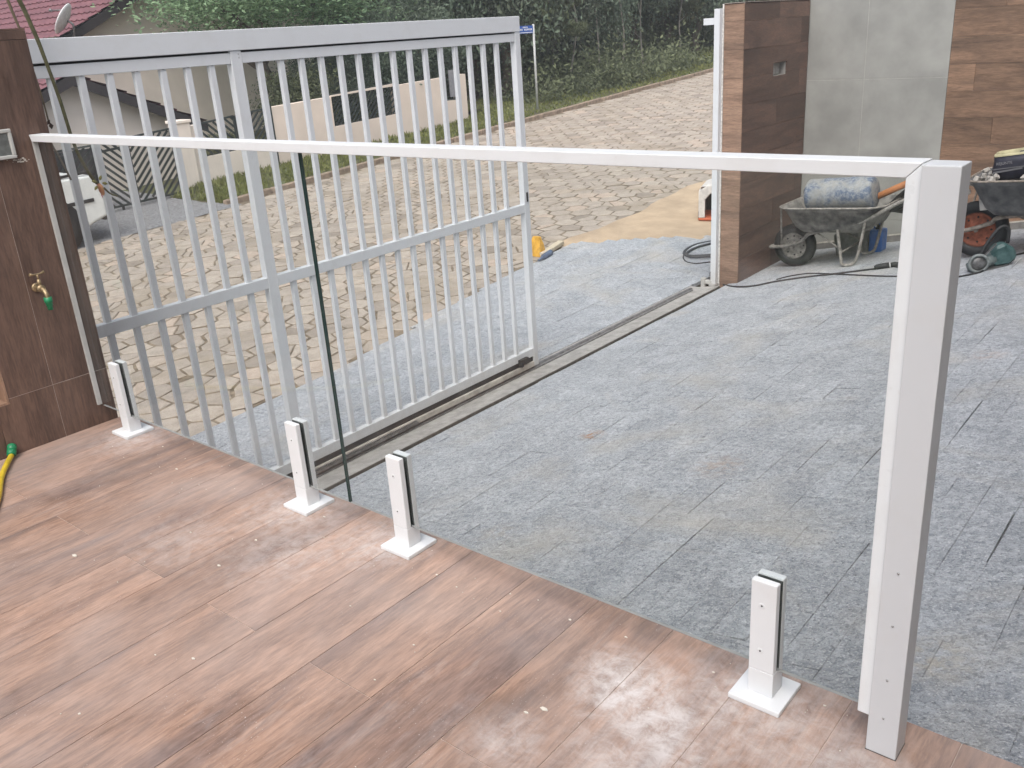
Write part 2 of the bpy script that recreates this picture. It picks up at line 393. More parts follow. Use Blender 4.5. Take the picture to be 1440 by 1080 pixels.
# road bed and hexagon pavers
def kerb_x(Y): return float(np.interp(Y, [-20, 6, 14, 23, 60], [-8.75, -8.75, -9.1, -9.25, -9.6]))
m = MB(); ys = [-30, -10, -4]+list(np.arange(-2, 30, 1.))+[40, 50, 60]
vs = []
for y in ys: vs += [(kerb_x(y)-.05, y, road_z(y)-.0065), (road_edge(y)+.25, y, road_z(y)-.0065)]
m.add(vs, [(2*i, 2*i+1, 2*i+3, 2*i+2) for i in range(len(ys)-1)])
road = struct(m.build('road', M['joint']))
S = .158; hexes = []           # hexagon side
jit = {}
def corner(q, k):
    if k not in jit:
        # pavers near the drain side have shifted more
        a = .034 if q[1] < 6.5 else .016
        jit[k] = (random.uniform(-a, a), random.uniform(-a, a))
    return (q[0]+jit[k][0], q[1]+jit[k][1])
dx = 1.5*S; dy = math.sqrt(3)*S
CR, SR = math.cos(math.radians(45)), math.sin(math.radians(45))
for i in range(-130, 131):
    for j in range(-115, 116):
        lx_ = i*dx; ly_ = j*dy+(i % 2)*dy/2; cx = lx_*CR-ly_*SR-5.5; cy = lx_*SR+ly_*CR+15
        if cy < -3 or cy > 44 or cx < kerb_x(cy)+.05 or cx > road_edge(cy)+.02: continue
        pts = [corner((cx+S*math.cos((a+.75)*math.pi/3), cy+S*math.sin((a+.75)*math.pi/3)), (round((lx_+S*math.cos(a*math.pi/3))/(S/2)), round((ly_+S*math.sin(a*math.pi/3))/(dy/2)))) for a in range(6)]
        # keep inside the edge
        pts = [(min(p[0], road_edge(p[1])+.05), p[1]) for p in pts]
        q = project((cx, cy, road_z(cy)))
        vis = q[2] > 0 and 90 < q[0] < 1010 and 90 < q[1] < 640
        hexes.append(((S/q[2]) if vis else 0, cx, cy, pts))
hexes.sort(key=lambda h: -h[0])
def hex_geo(m, cx, cy, pts):
    polys = [pts]
    if random.random() < .22:                      # cut stone
        k = random.randrange(3); t = random.uniform(.3, .7)
        pa_ = Vector(pts[k]).lerp(Vector(pts[k+1]), t); pb_ = Vector(pts[k+3]).lerp(Vector(pts[(k+4) % 6]), 1-t)
        polys = [[pa_]+pts[k+1:k+4]+[pb_], [pb_]+[pts[j % 6] for j in range(k+4, k+7)]+[pa_]]
    for poly in polys:
        gap = random.uniform(.006, .014); n = len(poly); c = sum((Vector(p) for p in poly), Vector((0, 0)))/n
        out = []
        for i in range(n):
            p, q = Vector(poly[i]), Vector(poly[(i+1) % n]); out.append(p); out.append(p.lerp(q, random.uniform(.4, .6)))
        th = random.gauss(0, .0022); tx, ty = random.gauss(0, .007), random.gauss(0, .007); top = []; mid = []; bot = []
        for i, p in enumerate(out):
            d = p-c; L = max(d.length, 1e-3); g = gap*(1.15 if i % 2 == 0 else 1.)+random.uniform(-.003, .005); a = c+d*(1-g/L); b_ = c+d*(1-(g+.009)/L)
            z = road_z(a.y)+th+(a.x-cx)*tx+(a.y-cy)*ty
            bot.append((a.x, a.y, z-.05)); mid.append((a.x, a.y, z-.0055)); top.append((b_.x, b_.y, z))
        N2 = len(out)
        m.add(bot+mid+top, [tuple(range(2*N2, 3*N2))]+[(N2+k, N2+(k+1) % N2, 2*N2+(k+1) % N2, 2*N2+k) for k in range(N2)])
        m.add(bot+mid, [(k, (k+1) % N2, N2+(k+1) % N2, N2+k) for k in range(N2)], 1)
        t = min(max(random.gauss(.5, .26), 0), 1); m.tone = (m.tone or [])+[t]*(5*N2)
for h in hexes[:300]:
    m = MB(); hex_geo(m, *h[1:]); m.build('paver', [M['paver'], M['joint']], road, origin=(h[1], h[2], road_z(h[2])))
m = MB(); m.tone = []
for h in hexes[300:]: hex_geo(m, *h[1:])
stuff(m.build('pavers', [M['paver'], M['joint']], road))

# far kerb, verge, gravel
kb = None
struct_kerb = None
m = MB(); ky = list(np.arange(6.35, 46, .9))
m.add([(kerb_x(y)+dx_, y, road_z(y)+dz) for y in (5.2, 46) for dx_, dz in ((0, -.03),)], [])
kerbline = MB()
for a, b_ in zip(ky[:-1], ky[1:]):
    j = random.uniform(-.02, .02)
    kerbline.bar((kerb_x(a)-.06+j, a+.01, road_z(a)-.0), (kerb_x(b_)-.06+j, b_-.02, road_z(b_)-.0), .10, .16)
struct(kerbline.build('kerb', M['kerb'], None, .012))
m = MB(); vy = [6.3, 6.8]+list(np.arange(7.3, 60, 1.))
def verge_z(x, y): return road_z(y)+.002+(.068+.05*min(max(kerb_x(y)-.1-x, 0), 3))*min(max((y-6.3)/.5, 0), 1)
vsx = [-.10, -.5, -1.0, -1.6, -3.2]
VX = lambda y, d: kerb_x(y)+d if y > 15 else max(kerb_x(y)+d, -10.3+.02*vsx.index(d))
m.add([(VX(y, d), y, verge_z(VX(y, d), y)) for y in vy for d in vsx], [(j*5+i, j*5+i+1, (j+1)*5+i+1, (j+1)*5+i) for j in range(len(vy)-1) for i in range(4)], 0, True)
struct(m.build('verge', M['soil']))
gm = MB(); gt = []
for k in range(26000):
    y = 6.4+37*random.random()**1.5; d = -.12-random.random()*(1.5 if y < 14.5 else 2.8); x = kerb_x(y)+d
    if random.random() < .22*(1+math.sin(x*3)*math.sin(y*1.3)): continue
    h = random.uniform(.03, .10); a = random.random()*6.28; w = random.uniform(.006, .014)*(1+y/12); z = verge_z(x, y)-.01
    lx, ly = random.gauss(0, .03), random.gauss(0, .03)
    gm.add([(x-w*math.cos(a), y-w*math.sin(a), z), (x+w*math.cos(a), y+w*math.sin(a), z), (x+lx, y+ly, z+h)], [(0, 1, 2)]); gt += [random.random()]*3
gm.tone = gt; g = stuff(gm.build('grass', M['grass'])); tag(g, 'short worn grass on the verge along the far kerb', 'grass')
gx = [-14, -12.5, -11.5, -10.6, -9.8, -9.3, -8.85, -8.6]; gy = list(np.arange(-6, 6.6, .5))
struct(grid('gravel_forecourt', gx, gy, lambda x, y: road_z(y)+(.02 if x < -8.7 else .002)+.006*math.sin(x*7+y*5), M['gravel']))

# sand patch between stone apron and road
def far_edge(X): return float(np.interp(X, [-2.4, -1.1, -.3], [6.25, 7.25, 7.35]))
sx = lambda t, y: -.41+(road_edge(y)+.03+.41)*t
m = MB(); ysd = list(np.arange(5.9, 24.1, .2)); T = [-.25, 0, .25, .5, .75, .95, 1.]
vs = []
for y in ysd:
    for t in T:
        x = sx(t, y)-(.10+.05*math.sin(y*2.3)+.025*math.sin(y*7.1) if t == 1 else 0)
        z = max(apron_z(x, y), road_z(y) if x < road_edge(y)+.35 else -9)+.005+.010*(1+math.sin(x*5+y*3)*math.sin(y*2.1))*(1 if 0 < t < 1 else .2)
        if y < far_edge(x)+.03: z = apron_z(x, y)-.035
        vs.append((x, y, z+max(0, .05*(y-8.5))*min(1, (1-t)*4)))
m.add(vs, [(j*7+i, j*7+i+1, (j+1)*7+i+1, (j+1)*7+i) for j in range(len(ysd)-1) for i in range(6)], 0, True)
struct(m.build('sand', M['sand']))

# ---- stone ramp and apron
def stone(m, x0, x1, y0, y1, zf, g):
    sh = [random.gauss(0, .0009) for _ in range(4)]; up = random.gauss(0, .0006)
    # a few stones are cut short and leave an open joint
    gx0, gx1, gy0, gy1 = [abs(random.gauss(g, g*.8))+.00005+(random.uniform(.0015, .0045) if random.random() < .06 else 0) for _ in range(4)]
    P = [(x0+gx0, y0+gy0), (x1-gx1, y0+gy0+random.gauss(0, .0012)), (x1-gx1+random.gauss(0, .0012), y1-gy1), (x0+gx0, y1-gy1)]
    c = .0005; C = ((x0+x1)/2, (y0+y1)/2)
    bot = [(p[0], p[1], zf(*p)-.03) for p in P]; mid = [(p[0], p[1], zf(*p)+up+s-.002) for p, s in zip(P, sh)]
    top = [(p[0]+c*(1 if p[0] < C[0] else -1), p[1]+c*(1 if p[1] < C[1] else -1)) for p in P]; top = [(p[0], p[1], zf(*p)+up+s) for p, s in zip(top, sh)]
    m.add(bot+mid+top, [(8, 9, 10, 11)]+[(k, (k+1) % 4, 4+(k+1) % 4, 4+k) for k in range(4)]+[(4+k, 4+(k+1) % 4, 8+(k+1) % 4, 8+k) for k in range(4)])
    m.tone = (m.tone or [])+[min(max(random.gauss(.5, .22), 0), 1)]*12
def lay(parent, cells, zf, g=.00008):
    L = []
    for (x0, x1, y0, y1) in cells:
        c = ((x0+x1)/2, (y0+y1)/2); z = zf(*c); q = project((*c, z)); a = 0
        if q[2] > .3 and -20 < q[0] < 1460 and 0 < q[1] < 1100:
            dk = project((c[0], .085, 0)) if c[1] > .1 else q
            t = (CAM[1]-.085)/(CAM[1]-c[1]); zz = CAM[2]+(z-CAM[2])*t      # height of the sight line over the deck edge
            if zz > 0 or c[0] < 0: a = 1/q[2]**2
        L.append((a, (x0, x1, y0, y1)))
    L.sort(key=lambda k: -k[0])
    for a, r in L[:300]:
        m = MB(); stone(m, *r, zf, g); m.build('paving_stone', M['stone'], parent, origin=((r[0]+r[1])/2, (r[2]+r[3])/2, zf((r[0]+r[1])/2, (r[2]+r[3])/2)))
    m = MB(); m.tone = []
    for a, r in L[300:]: stone(m, *r, zf, g)
    if L[300:]: stuff(m.build('paving_stones', M['stone'], parent))
rz = lambda x, y: ramp_z(x)
drv = struct(grid('driveway', [-.062, 0, 1, 2, 3, 3.7, 3.77, 8], [.087, 2, 4, 6.75], lambda x, y: rz(x, y)-.014, M['mortar']))
cells = []; x = -.062; row = 0
while x < 5.2:
    w = .1155; y = .09-random.random()*.23
    while y < 6.74:
        l = random.choice([.23, .23, .23, .23, .345, .46]); a = max(y, .09); b_ = min(y+l, 6.742)
        if b_-a > .03: cells.append((x, x+w, a, b_))
        y += l
    x += w; row += 1
lay(drv, cells, rz)
apr = struct(grid('driveway_apron', [-2.32, -1.8, -1.2, -.8, -.41], list(np.arange(-3., 7.3, .5)), lambda x, y: apron_z(x, y)-.03, M['mortar']))
cells = []; x = -.415
while x > -2.6:
    w = .1155; y = -3.+random.random()*.2
    while y < 7.4:
        l = random.choice([.23, .23, .23, .345, .46]); xm = x-w/2
        b_ = min(y+l, far_edge(xm)); x0 = max(x-w, max(road_edge(y), road_edge(b_))-.0)
        if b_-y > .04 and x-x0 > .03: cells.append((x0, x, y, b_))
        y += l
    x -= w
lay(apr, cells, apron_z)
# strip under the gate and the open groove
m = MB(); m.prism([(-.405, -3, -1.), (-.128, -3, -1.), (-.128, -3, -.812), (-.33, -3, -.8475), (-.405, -3, -.8475)], (0, 8.44, 0)); struct(m.build('gate_threshold', M['concrete'], None, .003))
m = MB(); m.box(-.1275, -.1235, -3, 5.44, -.9, -.816); m.box(-.1235, -.0625, -3, 5.46, -1.0, -.885); struct(m.build('drain_groove', M['groove']))
# steel running track, standing on the threshold
tr = thing('gate_track', 'thin double steel gate track set in the ground between gate and pillar', 'track', (-.36, 3, GZ))
MBt = MB(); MBt.prism([(-.378, -3, -.8475), (-.342, -3, -.8475), (-.352, -3, -.8385), (-.368, -3, -.8385)], (0, 8.36, 0)); MBt.build('rail', M['steel'], tr)
MBt = MB(); MBt.box(-.318, -.306, -3, 5.30, -.846, -.8365); MBt.build('guide_strip', M['steel'], tr)

# ================================================================== DECK
EDGE = .085
m = MB(); m.box(0, 6.2, -3.4, EDGE-.002, -1.2, -.0022); deck = struct(m.build('deck', simple('deck_grout', (.52, .42, .37), .9, scale=40)))
W_ = .2085; seams = [2.91+W_*k for k in range(-14, 16)]
tile_mesh = {}
def tile(parent, name, x0, x1, y0, y1, z0, z1, mat, axis_face, gap=.0012, bev=.0012):
    c = ((x0+x1)/2, (y0+y1)/2, (z0+z1)/2); s = [x1-x0, y1-y0, z1-z0]
    for k in range(3):
        if k != axis_face: s[k] -= 2*gap
    key = (mat.name, tuple(round(v, 4) for v in s))
    P = wm(parent); loc = P.inverted() @ Vector(c)
    if key not in tile_mesh:
        t = MB(); t.box(c[0]-s[0]/2, c[0]+s[0]/2, c[1]-s[1]/2, c[1]+s[1]/2, c[2]-s[2]/2, c[2]+s[2]/2)
        o = t.build(name, mat, parent, bev, origin=c); tile_mesh[key] = o.data; return o
    o = bpy.data.objects.new(name, tile_mesh[key]); link(o, parent); o.location = loc; return o
for k, x0 in enumerate([0.0]+[s for s in seams if s > .1]):
    x1 = ([0.0]+[s for s in seams if s > .1]+[6.2])[k+1]
    i = round((x0-2.91)/W_) if k else -14
    y = EDGE-(.575 if i % 2 == 1 else 1.175); cuts = [EDGE]
    while y > -3.4: cuts.append(y); y -= 1.2
    cuts.append(-3.4)
    for a, b_ in zip(cuts[1:], cuts[:-1]):
        if b_-a > .02: tile(deck, 'plank_tile', x0+(.0 if k else .001), x1, a, b_, -.0021, 0, M['deck'], 2, .0009, .0006)

# flakes of paint and plaster lying on the deck
m = MB()
for k in range(95):
    if k < 55: x, y = random.uniform(.2, 3.), random.gauss(-.05, .13)
    else: x, y = random.uniform(.3, 3.2), random.uniform(-1.1, .03)
    if y > EDGE-.02: continue
    r = random.choice([.001, .0012, .0015, .002, .003]); a = random.random()*6.28; e = random.uniform(.5, 2.2)
    pts = [(x+r*e*math.cos(a+t)*random.uniform(.7, 1.2), y+r*math.sin(a+t)*random.uniform(.7, 1.2), .0008) for t in (0, 1.3, 2.6, 3.8, 5.1)]
    m.prism(pts, (0, 0, .0012))
for px, py, r in ((105, 782, .011), (308, 796, .007), (765, 998, .010), (740, 1003, .006), (272, 927, .006)):
    p = at_z(px, py, 0)
    m.prism([(p[0]+r*math.cos(t), p[1]+r*.5*math.sin(t), .0008) for t in (0, 1.1, 2.2, 3.5, 4.8)], (0, 0, .002))
o = stuff(m.build('paint_flakes', simple('white_flakes', (.62, .57, .50), .9))); tag(o, 'small pale paint and plaster flakes scattered on the deck', 'debris')

# unseen house front, implied by the post's shading and added to shade the ramp
hf = thing('unseen_house', 'unseen cream rendered house front added to shade the head of the ramp', 'house', (5.2, 1.5, 0))
m = MB(); m.box(5.0, 5.3, -3.4, -2.2, -.2, 3.4); m.box(5.0, 5.3, -.4, 2.2, -.2, 3.4); m.box(5.0, 5.3, 5.2, 6.74, -.2, 3.4); m.box(5.0, 5.3, -2.2, -.4, 2.2, 3.4); m.box(5.0, 5.3, 2.2, 5.2, 2.4, 3.4); m.build('wall', simple('cream_render', (.42, .36, .30), .9, var=.06, scale=3), hf)
m = MB(); m.box(5.12, 5.16, -2.2, -.4, -.0, 2.2); m.build('glass_door', simple('dark_door_glass', (.03, .033, .035), .1), hf)
for y in (-2.2, -1.33, -.46):
    m = MB(); m.box(5.08, 5.2, y, y+.06, .0, 2.2); m.build('door_frame', M['white'], hf, .003)
for k in range(12):
    m = MB(); m.box(5.1, 5.14, 2.2, 5.2, -.05+k*.204, .15+k*.204); m.build('garage_slat', simple('grey_garage_slat', (.3, .3, .3), .5) if k == 0 else bpy.data.materials['grey_garage_slat'], hf, .004)
m = MB(); m.box(4.3, 5.6, -3.6, 6.74, 3.4, 3.55); m.build('eave', M['plaster'], hf)

# ================================================================== GLASS RAILING
YG = .003
def glass_panel(x0, x1, label, seam_x):
    t = thing('glass_balustrade', label, 'glass balustrade', ((x0+x1)/2, YG, .072))
    g = MB(); g.add([(x0, YG-.004, .072), (x1, YG-.004, .072), (x1, YG-.004, 1.09), (x0, YG-.004, 1.09), (x0, YG+.004, .072), (x1, YG+.004, .072), (x1, YG+.004, 1.09), (x0, YG+.004, 1.09)], [(0, 1, 2, 3), (7, 6, 5, 4)])
    g.build('pane', M['glass'], t)
    e = MB(); e.box(seam_x-.0006, seam_x+.0006, YG-.0041, YG+.0041, .072, 1.085); e.build('polished_edge', M['glass_edge'], t)
    e = MB(); e.box(x0, x1, YG-.0041, YG+.0041, .0712, .0719); e.build('bottom_edge', simple('dull_glass_edge', (.26, .265, .26), .4), t)
SEAM = 1.462
glass_panel(.008, SEAM-.002, 'clear glass sheet between the tap wall and the dark seam', SEAM-.0024)
glass_panel(SEAM+.002, 2.985, 'clear glass sheet between the dark seam and the thick white end post', SEAM+.0024)

fr = thing('railing_frame', 'white aluminium railing frame with slim top rail and thick end post', 'railing', (1.5, 0, 0))
m = MB(); m.prism([(.0, -.0246, 1.101), (2.9755, -.0246, 1.101), (2.952, -.0246, 1.0775), (.011, -.0246, 1.0775)], (0, .049, 0)); m.build('top_rail', M['white'], fr, .0012)
m = MB(); m.box(.0003, .0115, -.0205, -.0035, .079, 1.0772); m.build('wall_channel', simple('dull_aluminium', (.42, .42, .405), .5, var=.1), fr, .0008)
m = MB(); m.prism([(2.9755, -.0243, 1.1), (2.9523, -.0243, 1.0768), (2.9523, -.0243, .072), (2.9755, -.0243, .072)], (0, .0485, 0)); m.build('end_channel', white_paint('bright_white_channel', (.72, .745, .76), .3), fr, .0012)
m = MB(); m.box(2.976, 3.032, -.034, .021, .0, 1.0995); post = m.build('post', white_paint('cream_white_post', (.57, .585, .605), .4), fr, .0022, seg=2)
m = MB(); m.box(2.9755, 3.0325, -.0345, .0215, -.0003, .0012); m.build('base_seal', M['dark'], post)
for z in (.402, .292, .173, .086):
    m = MB(); m.lathe([(.0022, -.0002), (.0022, .0012), (.0012, .0018)], (3.003, -.034, z), (0, -1, 0), 10); m.lathe([(.0009, .001), (.0008, .0022)], (3.003, -.034, z), (0, -1, 0), 6); m.build('screw', M['screw'], post)

def spigot(X, label):
    t = thing('glass_clamp', label, 'glass clamp', (X, YG, 0), group='white floor clamps holding the glass')
    m = MB(); m.box(X-.056, X+.056, YG-.056, YG+.056, .0, .0125); m.build('base_plate', M['white'], t, .003, seg=2)
    m = MB(); s, y0, y1 = .027, YG-.0235, YG+.0235
    m.box(X-s, X+s, y0, y1, .0126, .0705); m.build('foot', M['white'], t, .0008)
    m = MB(); m.box(X-s, X+s, y0, YG-.0068, .0708, .283); j = m.build('front_jaw', M['white'], t, .0025, seg=2)
    m = MB(); m.box(X-s, X+s, YG+.0068, y1, .0708, .283); m.build('back_jaw', M['white'], t, .0025, seg=2)
    for a in (-1, 1):
        m = MB(); m.box(X-s+.001, X+s-.001, YG+a*.0061-.0008, YG+a*.0061+.0008, .0708, .279); m.build('gasket', simple('grey_gasket', (.07, .078, .076), .6), t)
    for z in (.228, .12):
        m = MB(); m.lathe([(.0065, -.0002), (.0065, .0004), (.0055, .0005)], (X-.003, y0, z), (0, -1, 0), 14); m.build('screw_cover', M['white'], j)
        m = MB(); m.lathe([(.0022, .0004), (.0018, .0012)], (X-.003, y0, z), (0, -1, 0), 8); m.build('screw', M['dark'], j)
spigot(.199, 'short white glass clamp on the deck right beside the dark tap wall')
spigot(1.255, 'short white glass clamp on the tap side of the glass seam')
spigot(1.695, 'short white glass clamp on the end post side of the glass seam')
spigot(2.754, 'short white glass clamp on the deck next to the tall end post')

# ================================================================== TAP WALL
NICHE = (-.78, -.322, .19, .64); LAMP = (-.37, -.098, 1.043, 1.117); TOPW = 1.44; WY = .05
tw = thing('tap_wall', 'dark wood look tiled wall with the brass tap', 'wall', (-.1, -1.2, 0))
m = MB()
for r in sub_rects((-3.4, WY-.011, -1.2, TOPW-.01), NICHE): m.box(-.2, -.0115, r[0], r[1], r[2], r[3])
m.box(-.2, -.13, NICHE[0], NICHE[1], NICHE[2], NICHE[3])
m.build('core', M['plaster'], tw)
m = MB(); m.box(-.122, -.0005, NICHE[0]+.001, NICHE[1]-.0085, NICHE[2]+.0005, NICHE[2]+.008); m.box(-.122, -.0005, NICHE[1]-.008, NICHE[1]-.0005, NICHE[2]+.0005, NICHE[3]-.001); m.box(-.129, -.1225, NICHE[0]+.001, NICHE[1]-.001, NICHE[2]+.001, NICHE[3]-.001)
m.build('niche_lining', wood_tile('niche_wood_porcelain', 2, (.36, .23, .16), (.29, .18, .125), (.2, .125, .09), .4, 0, .1), tw)
ysm = [WY-.2115*k for k in range(0, 18)]
for a, b_ in zip(ysm[1:], ysm[:-1]):
    for z0, z1 in ((-.99, .21), (.21, 1.41), (1.41, TOPW)):
        rs = sub_rects((a, b_, z0, z1), NICHE)
        if len(rs) == 1 and rs[0] == (a, b_, z0, z1) and z0 != 1.41: tile(tw, 'wall_tile', -.0108, 0, a, b_, z0, z1, M['wallwood_v'], 0, .0008)
        elif z0 == 1.41: tile(tw, 'wall_tile', -.0108, 0, a, b_, z0, z1, M['wallwood_v'], 0, .0003)
        elif rs:
            m = MB()
            for r in rs: m.box(-.0108, 0, r[0]+.0008, r[1]-.0008, r[2]+(.0008 if r[2] == z0 else 0), r[3]-(.0008 if r[3] == z1 else 0))
            m.build('wall_tile', M['wallwood_v'], tw, 0, origin=(-.005, (a+b_)/2, (z0+z1)/2))
tile(tw, 'end_tile', -.2, -.001, WY-.0105, WY, -.99, TOPW-.0005, M['wallwood_v'], 1, .0005)
m = MB(); m.box(-.198, -.0005, -3.4, WY, TOPW+.0005, TOPW+.006); m.build('capping', M['wallwood_y'], tw)
m = MB(); m.box(-.0112, -.0004, NICHE[1]+.001, WY-.001, .2093, .2107); m.box(-.0112, -.0004, -.1621, -.1609, -.99, TOPW-.02); m.build('grout_line', M['grout'], tw)
m = MB()
for k in range(26):
    p = at_x(random.gauss(28, 8), 226+random.gauss(0, 2), 0.); s = random.uniform(.001, .004)
    m.box(-.0005, .0012, p[1]-s, p[1]+s, p[2]-s*.6, p[2]+s*.6)
m.build('plaster_crumbs', simple('plaster_crumb', (.6, .56, .5), .9), tw)

lp = thing('wall_light', 'rectangular wall light with white frame on the dark tap wall', 'wall light', (0, -.23, 1.08))
m = MB()
y0, y1, z0, z1 = LAMP; t_ = .012
m.box(.0005, .016, y0-t_, y1+t_, z1, z1+t_); m.box(.0005, .016, y0-t_, y1+t_, z0-t_, z0); m.box(.0005, .016, y0-t_, y0, z0, z1); m.box(.0005, .016, y1, y1+t_, z0, z1)
m.build('frame', simple('aged_white_frame', (.46, .46, .44), .5, var=.1), lp, .002)
m = MB(); m.box(.0005, .008, y0, y1, z0, z1); m.build('frosted_pane', simple('grey_lamp_glass', (.16, .17, .165), .12, scale=30, var=.3), lp)

# tap
brass = simple('worn_brass', (.34, .26, .155), .48, .8, var=.3, scale=60)
green = simple('green_plastic', (.01, .20, .08), .4, scale=40)
p = at_x(51, 404, 0.); ty, tz = p[1], p[2]
tp = thing('garden_tap', 'brass garden tap with green hose adaptor on the dark wall', 'tap', (0, ty, tz))
m = MB(); m.lathe([(.017, -.001), (.017, .004), (.012, .007)], (0, ty, tz), (1, 0, 0), 16); m.tube(smooth_path([(.005, ty, tz), (.03, ty, tz), (.055, ty, tz-.002), (.07, ty, tz-.016), (.073, ty, tz-.034)], 5), [.0095]*10+[.0085]*11, 12); m.lathe([(.0135, -.012), (.0145, 0), (.0135, .012)], (.034, ty, tz), (1, 0, 0), 14)
body = m.build('body', brass, tp)
m = MB(); m.tube([(.034, ty, tz+.008), (.034, ty, tz+.034)], [.008, .006], 10); m.tube([(.034, ty, tz+.032), (.034, ty, tz+.052)], [.0035, .0035], 8)
m.tube([(.034, ty-.026, tz+.056), (.034, ty-.012, tz+.052), (.034, ty+.012, tz+.052), (.034, ty+.026, tz+.056)], [.006, .0035, .0035, .006], 8); m.build('handle', brass, tp)
m = MB(); m.lathe([(.014, 0), (.014, -.018), (.0115, -.02), (.0115, -.03), (.009, -.032), (.009, -.046)], (.073, ty, tz-.028), (0, 0, 1), 14); m.build('hose_adaptor', green, tp)

# hose
h0 = at_z(20, 641, .012); hs_ = thing('garden_hose', 'yellow garden hose with green connector lying on the deck', 'hose', (h0[0], h0[1], 0))
a = Vector(at_z(17, 642, .011)); b_ = Vector(at_z(2, 672, .011)); d = (b_-a).normalized()
dz_ = Vector((-.05, .16, .10)).normalized()
m = MB(); m.tube(smooth_path([a+Vector((0, 0, .006)), a+(b_-a)*.5+Vector((-.004, 0, .004)), b_, b_+d*.2+Vector((.05, 0, 0)), b_+d*.5+Vector((.02, 0, 0)), b_+d*.8+Vector((-.15, 0, 0))], 6), .0095, 10)
m.build('tube', simple('yellow_hose', (.62, .45, .03), .4, scale=30), hs_)
e = a+Vector((0, 0, .008)); dd = (a-(a+(b_-a)*.5)).normalized()*.8+Vector((0, 0, .45)); dd.normalize()
m = MB(); m.lathe([(.011, -.004), (.016, .0), (.0165, .016), (.0135, .019), (.0135, .022), (.0165, .025), (.0165, .038), (.014, .042)], e, dd, 16); m.build('connector', green, hs_)

# ================================================================== SLIDING GATE
gt_ = thing('sliding_gate', 'tall white barred sliding gate standing half open behind the glass railing', 'gate', (-.35, .6, GZ))
X0, X1 = -.372, GX
ZT, ZB = 1.419, -.826; Y0, Y1 = -2.4, 3.15
m = MB(); m.box(X0-.006, X1+.004, Y0, Y1-.0015, 1.331, ZT); m.build('top_cover', M['gate'], gt_, .002)
m = MB(); m.box(X0, X1-.004, Y0, 1.072, 1.276, 1.322); m.box(X0, X1-.004, 1.132, Y1-.052, 1.276, 1.322); m.build('top_rail', M['gate'], gt_, .0015)
m = MB(); m.box(X0+.012, X1-.016, Y0, Y1-.06, 1.322, 1.331); m.build('shadow_gap', M['dark'], gt_)  # solid near-black strip painting the gap's shade
m = MB(); m.box(X0, X1, Y1-.05, Y1, ZB-.004, 1.3305); ep = m.build('end_post', M['gate'], gt_, .002)
m = MB(); m.box(X0, X1-.001, 1.0725, 1.1315, -.70, 1.3305); m.build('middle_post', M['gate'], gt_, .002)
m = MB(); m.box(X0+.002, X1-.002, Y0, 1.072, .232, .285); m.box(X0+.002, X1-.002, 1.132, Y1-.0505, .232, .285); m.build('middle_rail', M['gate'], gt_, .0015)
m = MB(); m.box(X0+.002, X1-.002, Y0, Y1-.0505, -.757, -.70); m.build('bottom_rail', M['gate'], gt_, .0015)
m = MB(); m.box(X0+.004, X1-.012, Y0, Y1-.0505, -.795, -.757); m.build('dark_slot', M['dark'], gt_)
m = MB(); m.box(X0, X1+.002, Y0, Y1-.0505, ZB-.004, -.795); m.build('bottom_beam', M['gate_dusty'], gt_, .002)
bars = [1.234+.1219*i for i in range(15)]+[.975-.1195*i for i in range(28)]
for seg_, z0, z1 in (('bar', .284, 1.277), ('bar', -.701, .233)):
    base = None
    for y in bars:
        if y < Y0+.05: continue
        if base is None:
            m = MB(); m.box(X0+.009, X1-.009, y-.0135, y+.0135, z0, z1); base = m.build('bar', M['gate'], gt_, .0012, origin=(-.35, y, (z0+z1)/2))
        else:
            c = base.copy(); COL.objects.link(c); c.parent = gt_; c.location = base.location+Vector((0, y-bars[0], 0))
m = MB()
for y in bars: m.box(X1-.010, X1-.0075, y-.004, y+.004, 1.274, 1.2815)
stuff(m.build('weld_spots', simple('weld_grey', (.3, .3, .3), .7), gt_))
m = MB(); m.box(X1+.0022, X1+.014, .25, 1.95, -.826, -.812)
for k in range(130): y = .255+k*.013; m.box(X1+.0022, X1+.014, y, y+.0065, -.812, -.803)
stuff(m.build('toothed_rack', M['steel'], gt_))
rl = MB(); rl.box(X1-.003, X1+.022, 2.93, 3.02, -.772, -.735); rl.lathe([(.017, -.014), (.017, .014)], (X1+.012, 2.945, -.77), (1, 0, 0), 14); rl.build('guide_roller', M['dark'], gt_, .002)
m = MB(); m.box(X1-.001, X1+.006, Y1-.03, Y1-.018, .30, .36); m.build('lock_plate', M['dark'], gt_)
for z in (1.30, 1.315):
    m = MB(); m.lathe([(.003, 0), (.002, .0015)], (X1-.001, 1.115, z), (1, 0, 0), 8); m.build('rivet', M['screw'], gt_)

# ================================================================== PILLAR WALL
PX0, PX1, PY0, PY1, PZ = -.150, .018, 5.48, 6.745, 1.435
BOX = (6.04, 6.31, .853, .957)
pw = thing('pillar_wall', 'brown wood look tiled pillar wall at the gate opening with an empty light recess', 'wall', (-.07, 6.1, GZ))
m = MB(); m.box(PX0, PX1-.0112, PY0+.0112, PY1, -1.1, BOX[2]); m.box(PX0, PX1-.0112, PY0+.0112, PY1, BOX[3], PZ-.012)
m.box(PX0, PX1-.0112, PY0+.0112, BOX[0], BOX[2], BOX[3]); m.box(PX0, PX1-.0112, BOX[1], PY1, BOX[2], BOX[3]); m.box(PX0, PX1-.07, BOX[0], BOX[1], BOX[2], BOX[3])
m.build('core', M['plaster'], pw)
zz = [-1.0, -.80, -.59, -.38, -.17, .04, .25, .46, .67, .88, 1.09, 1.30, PZ-.002]
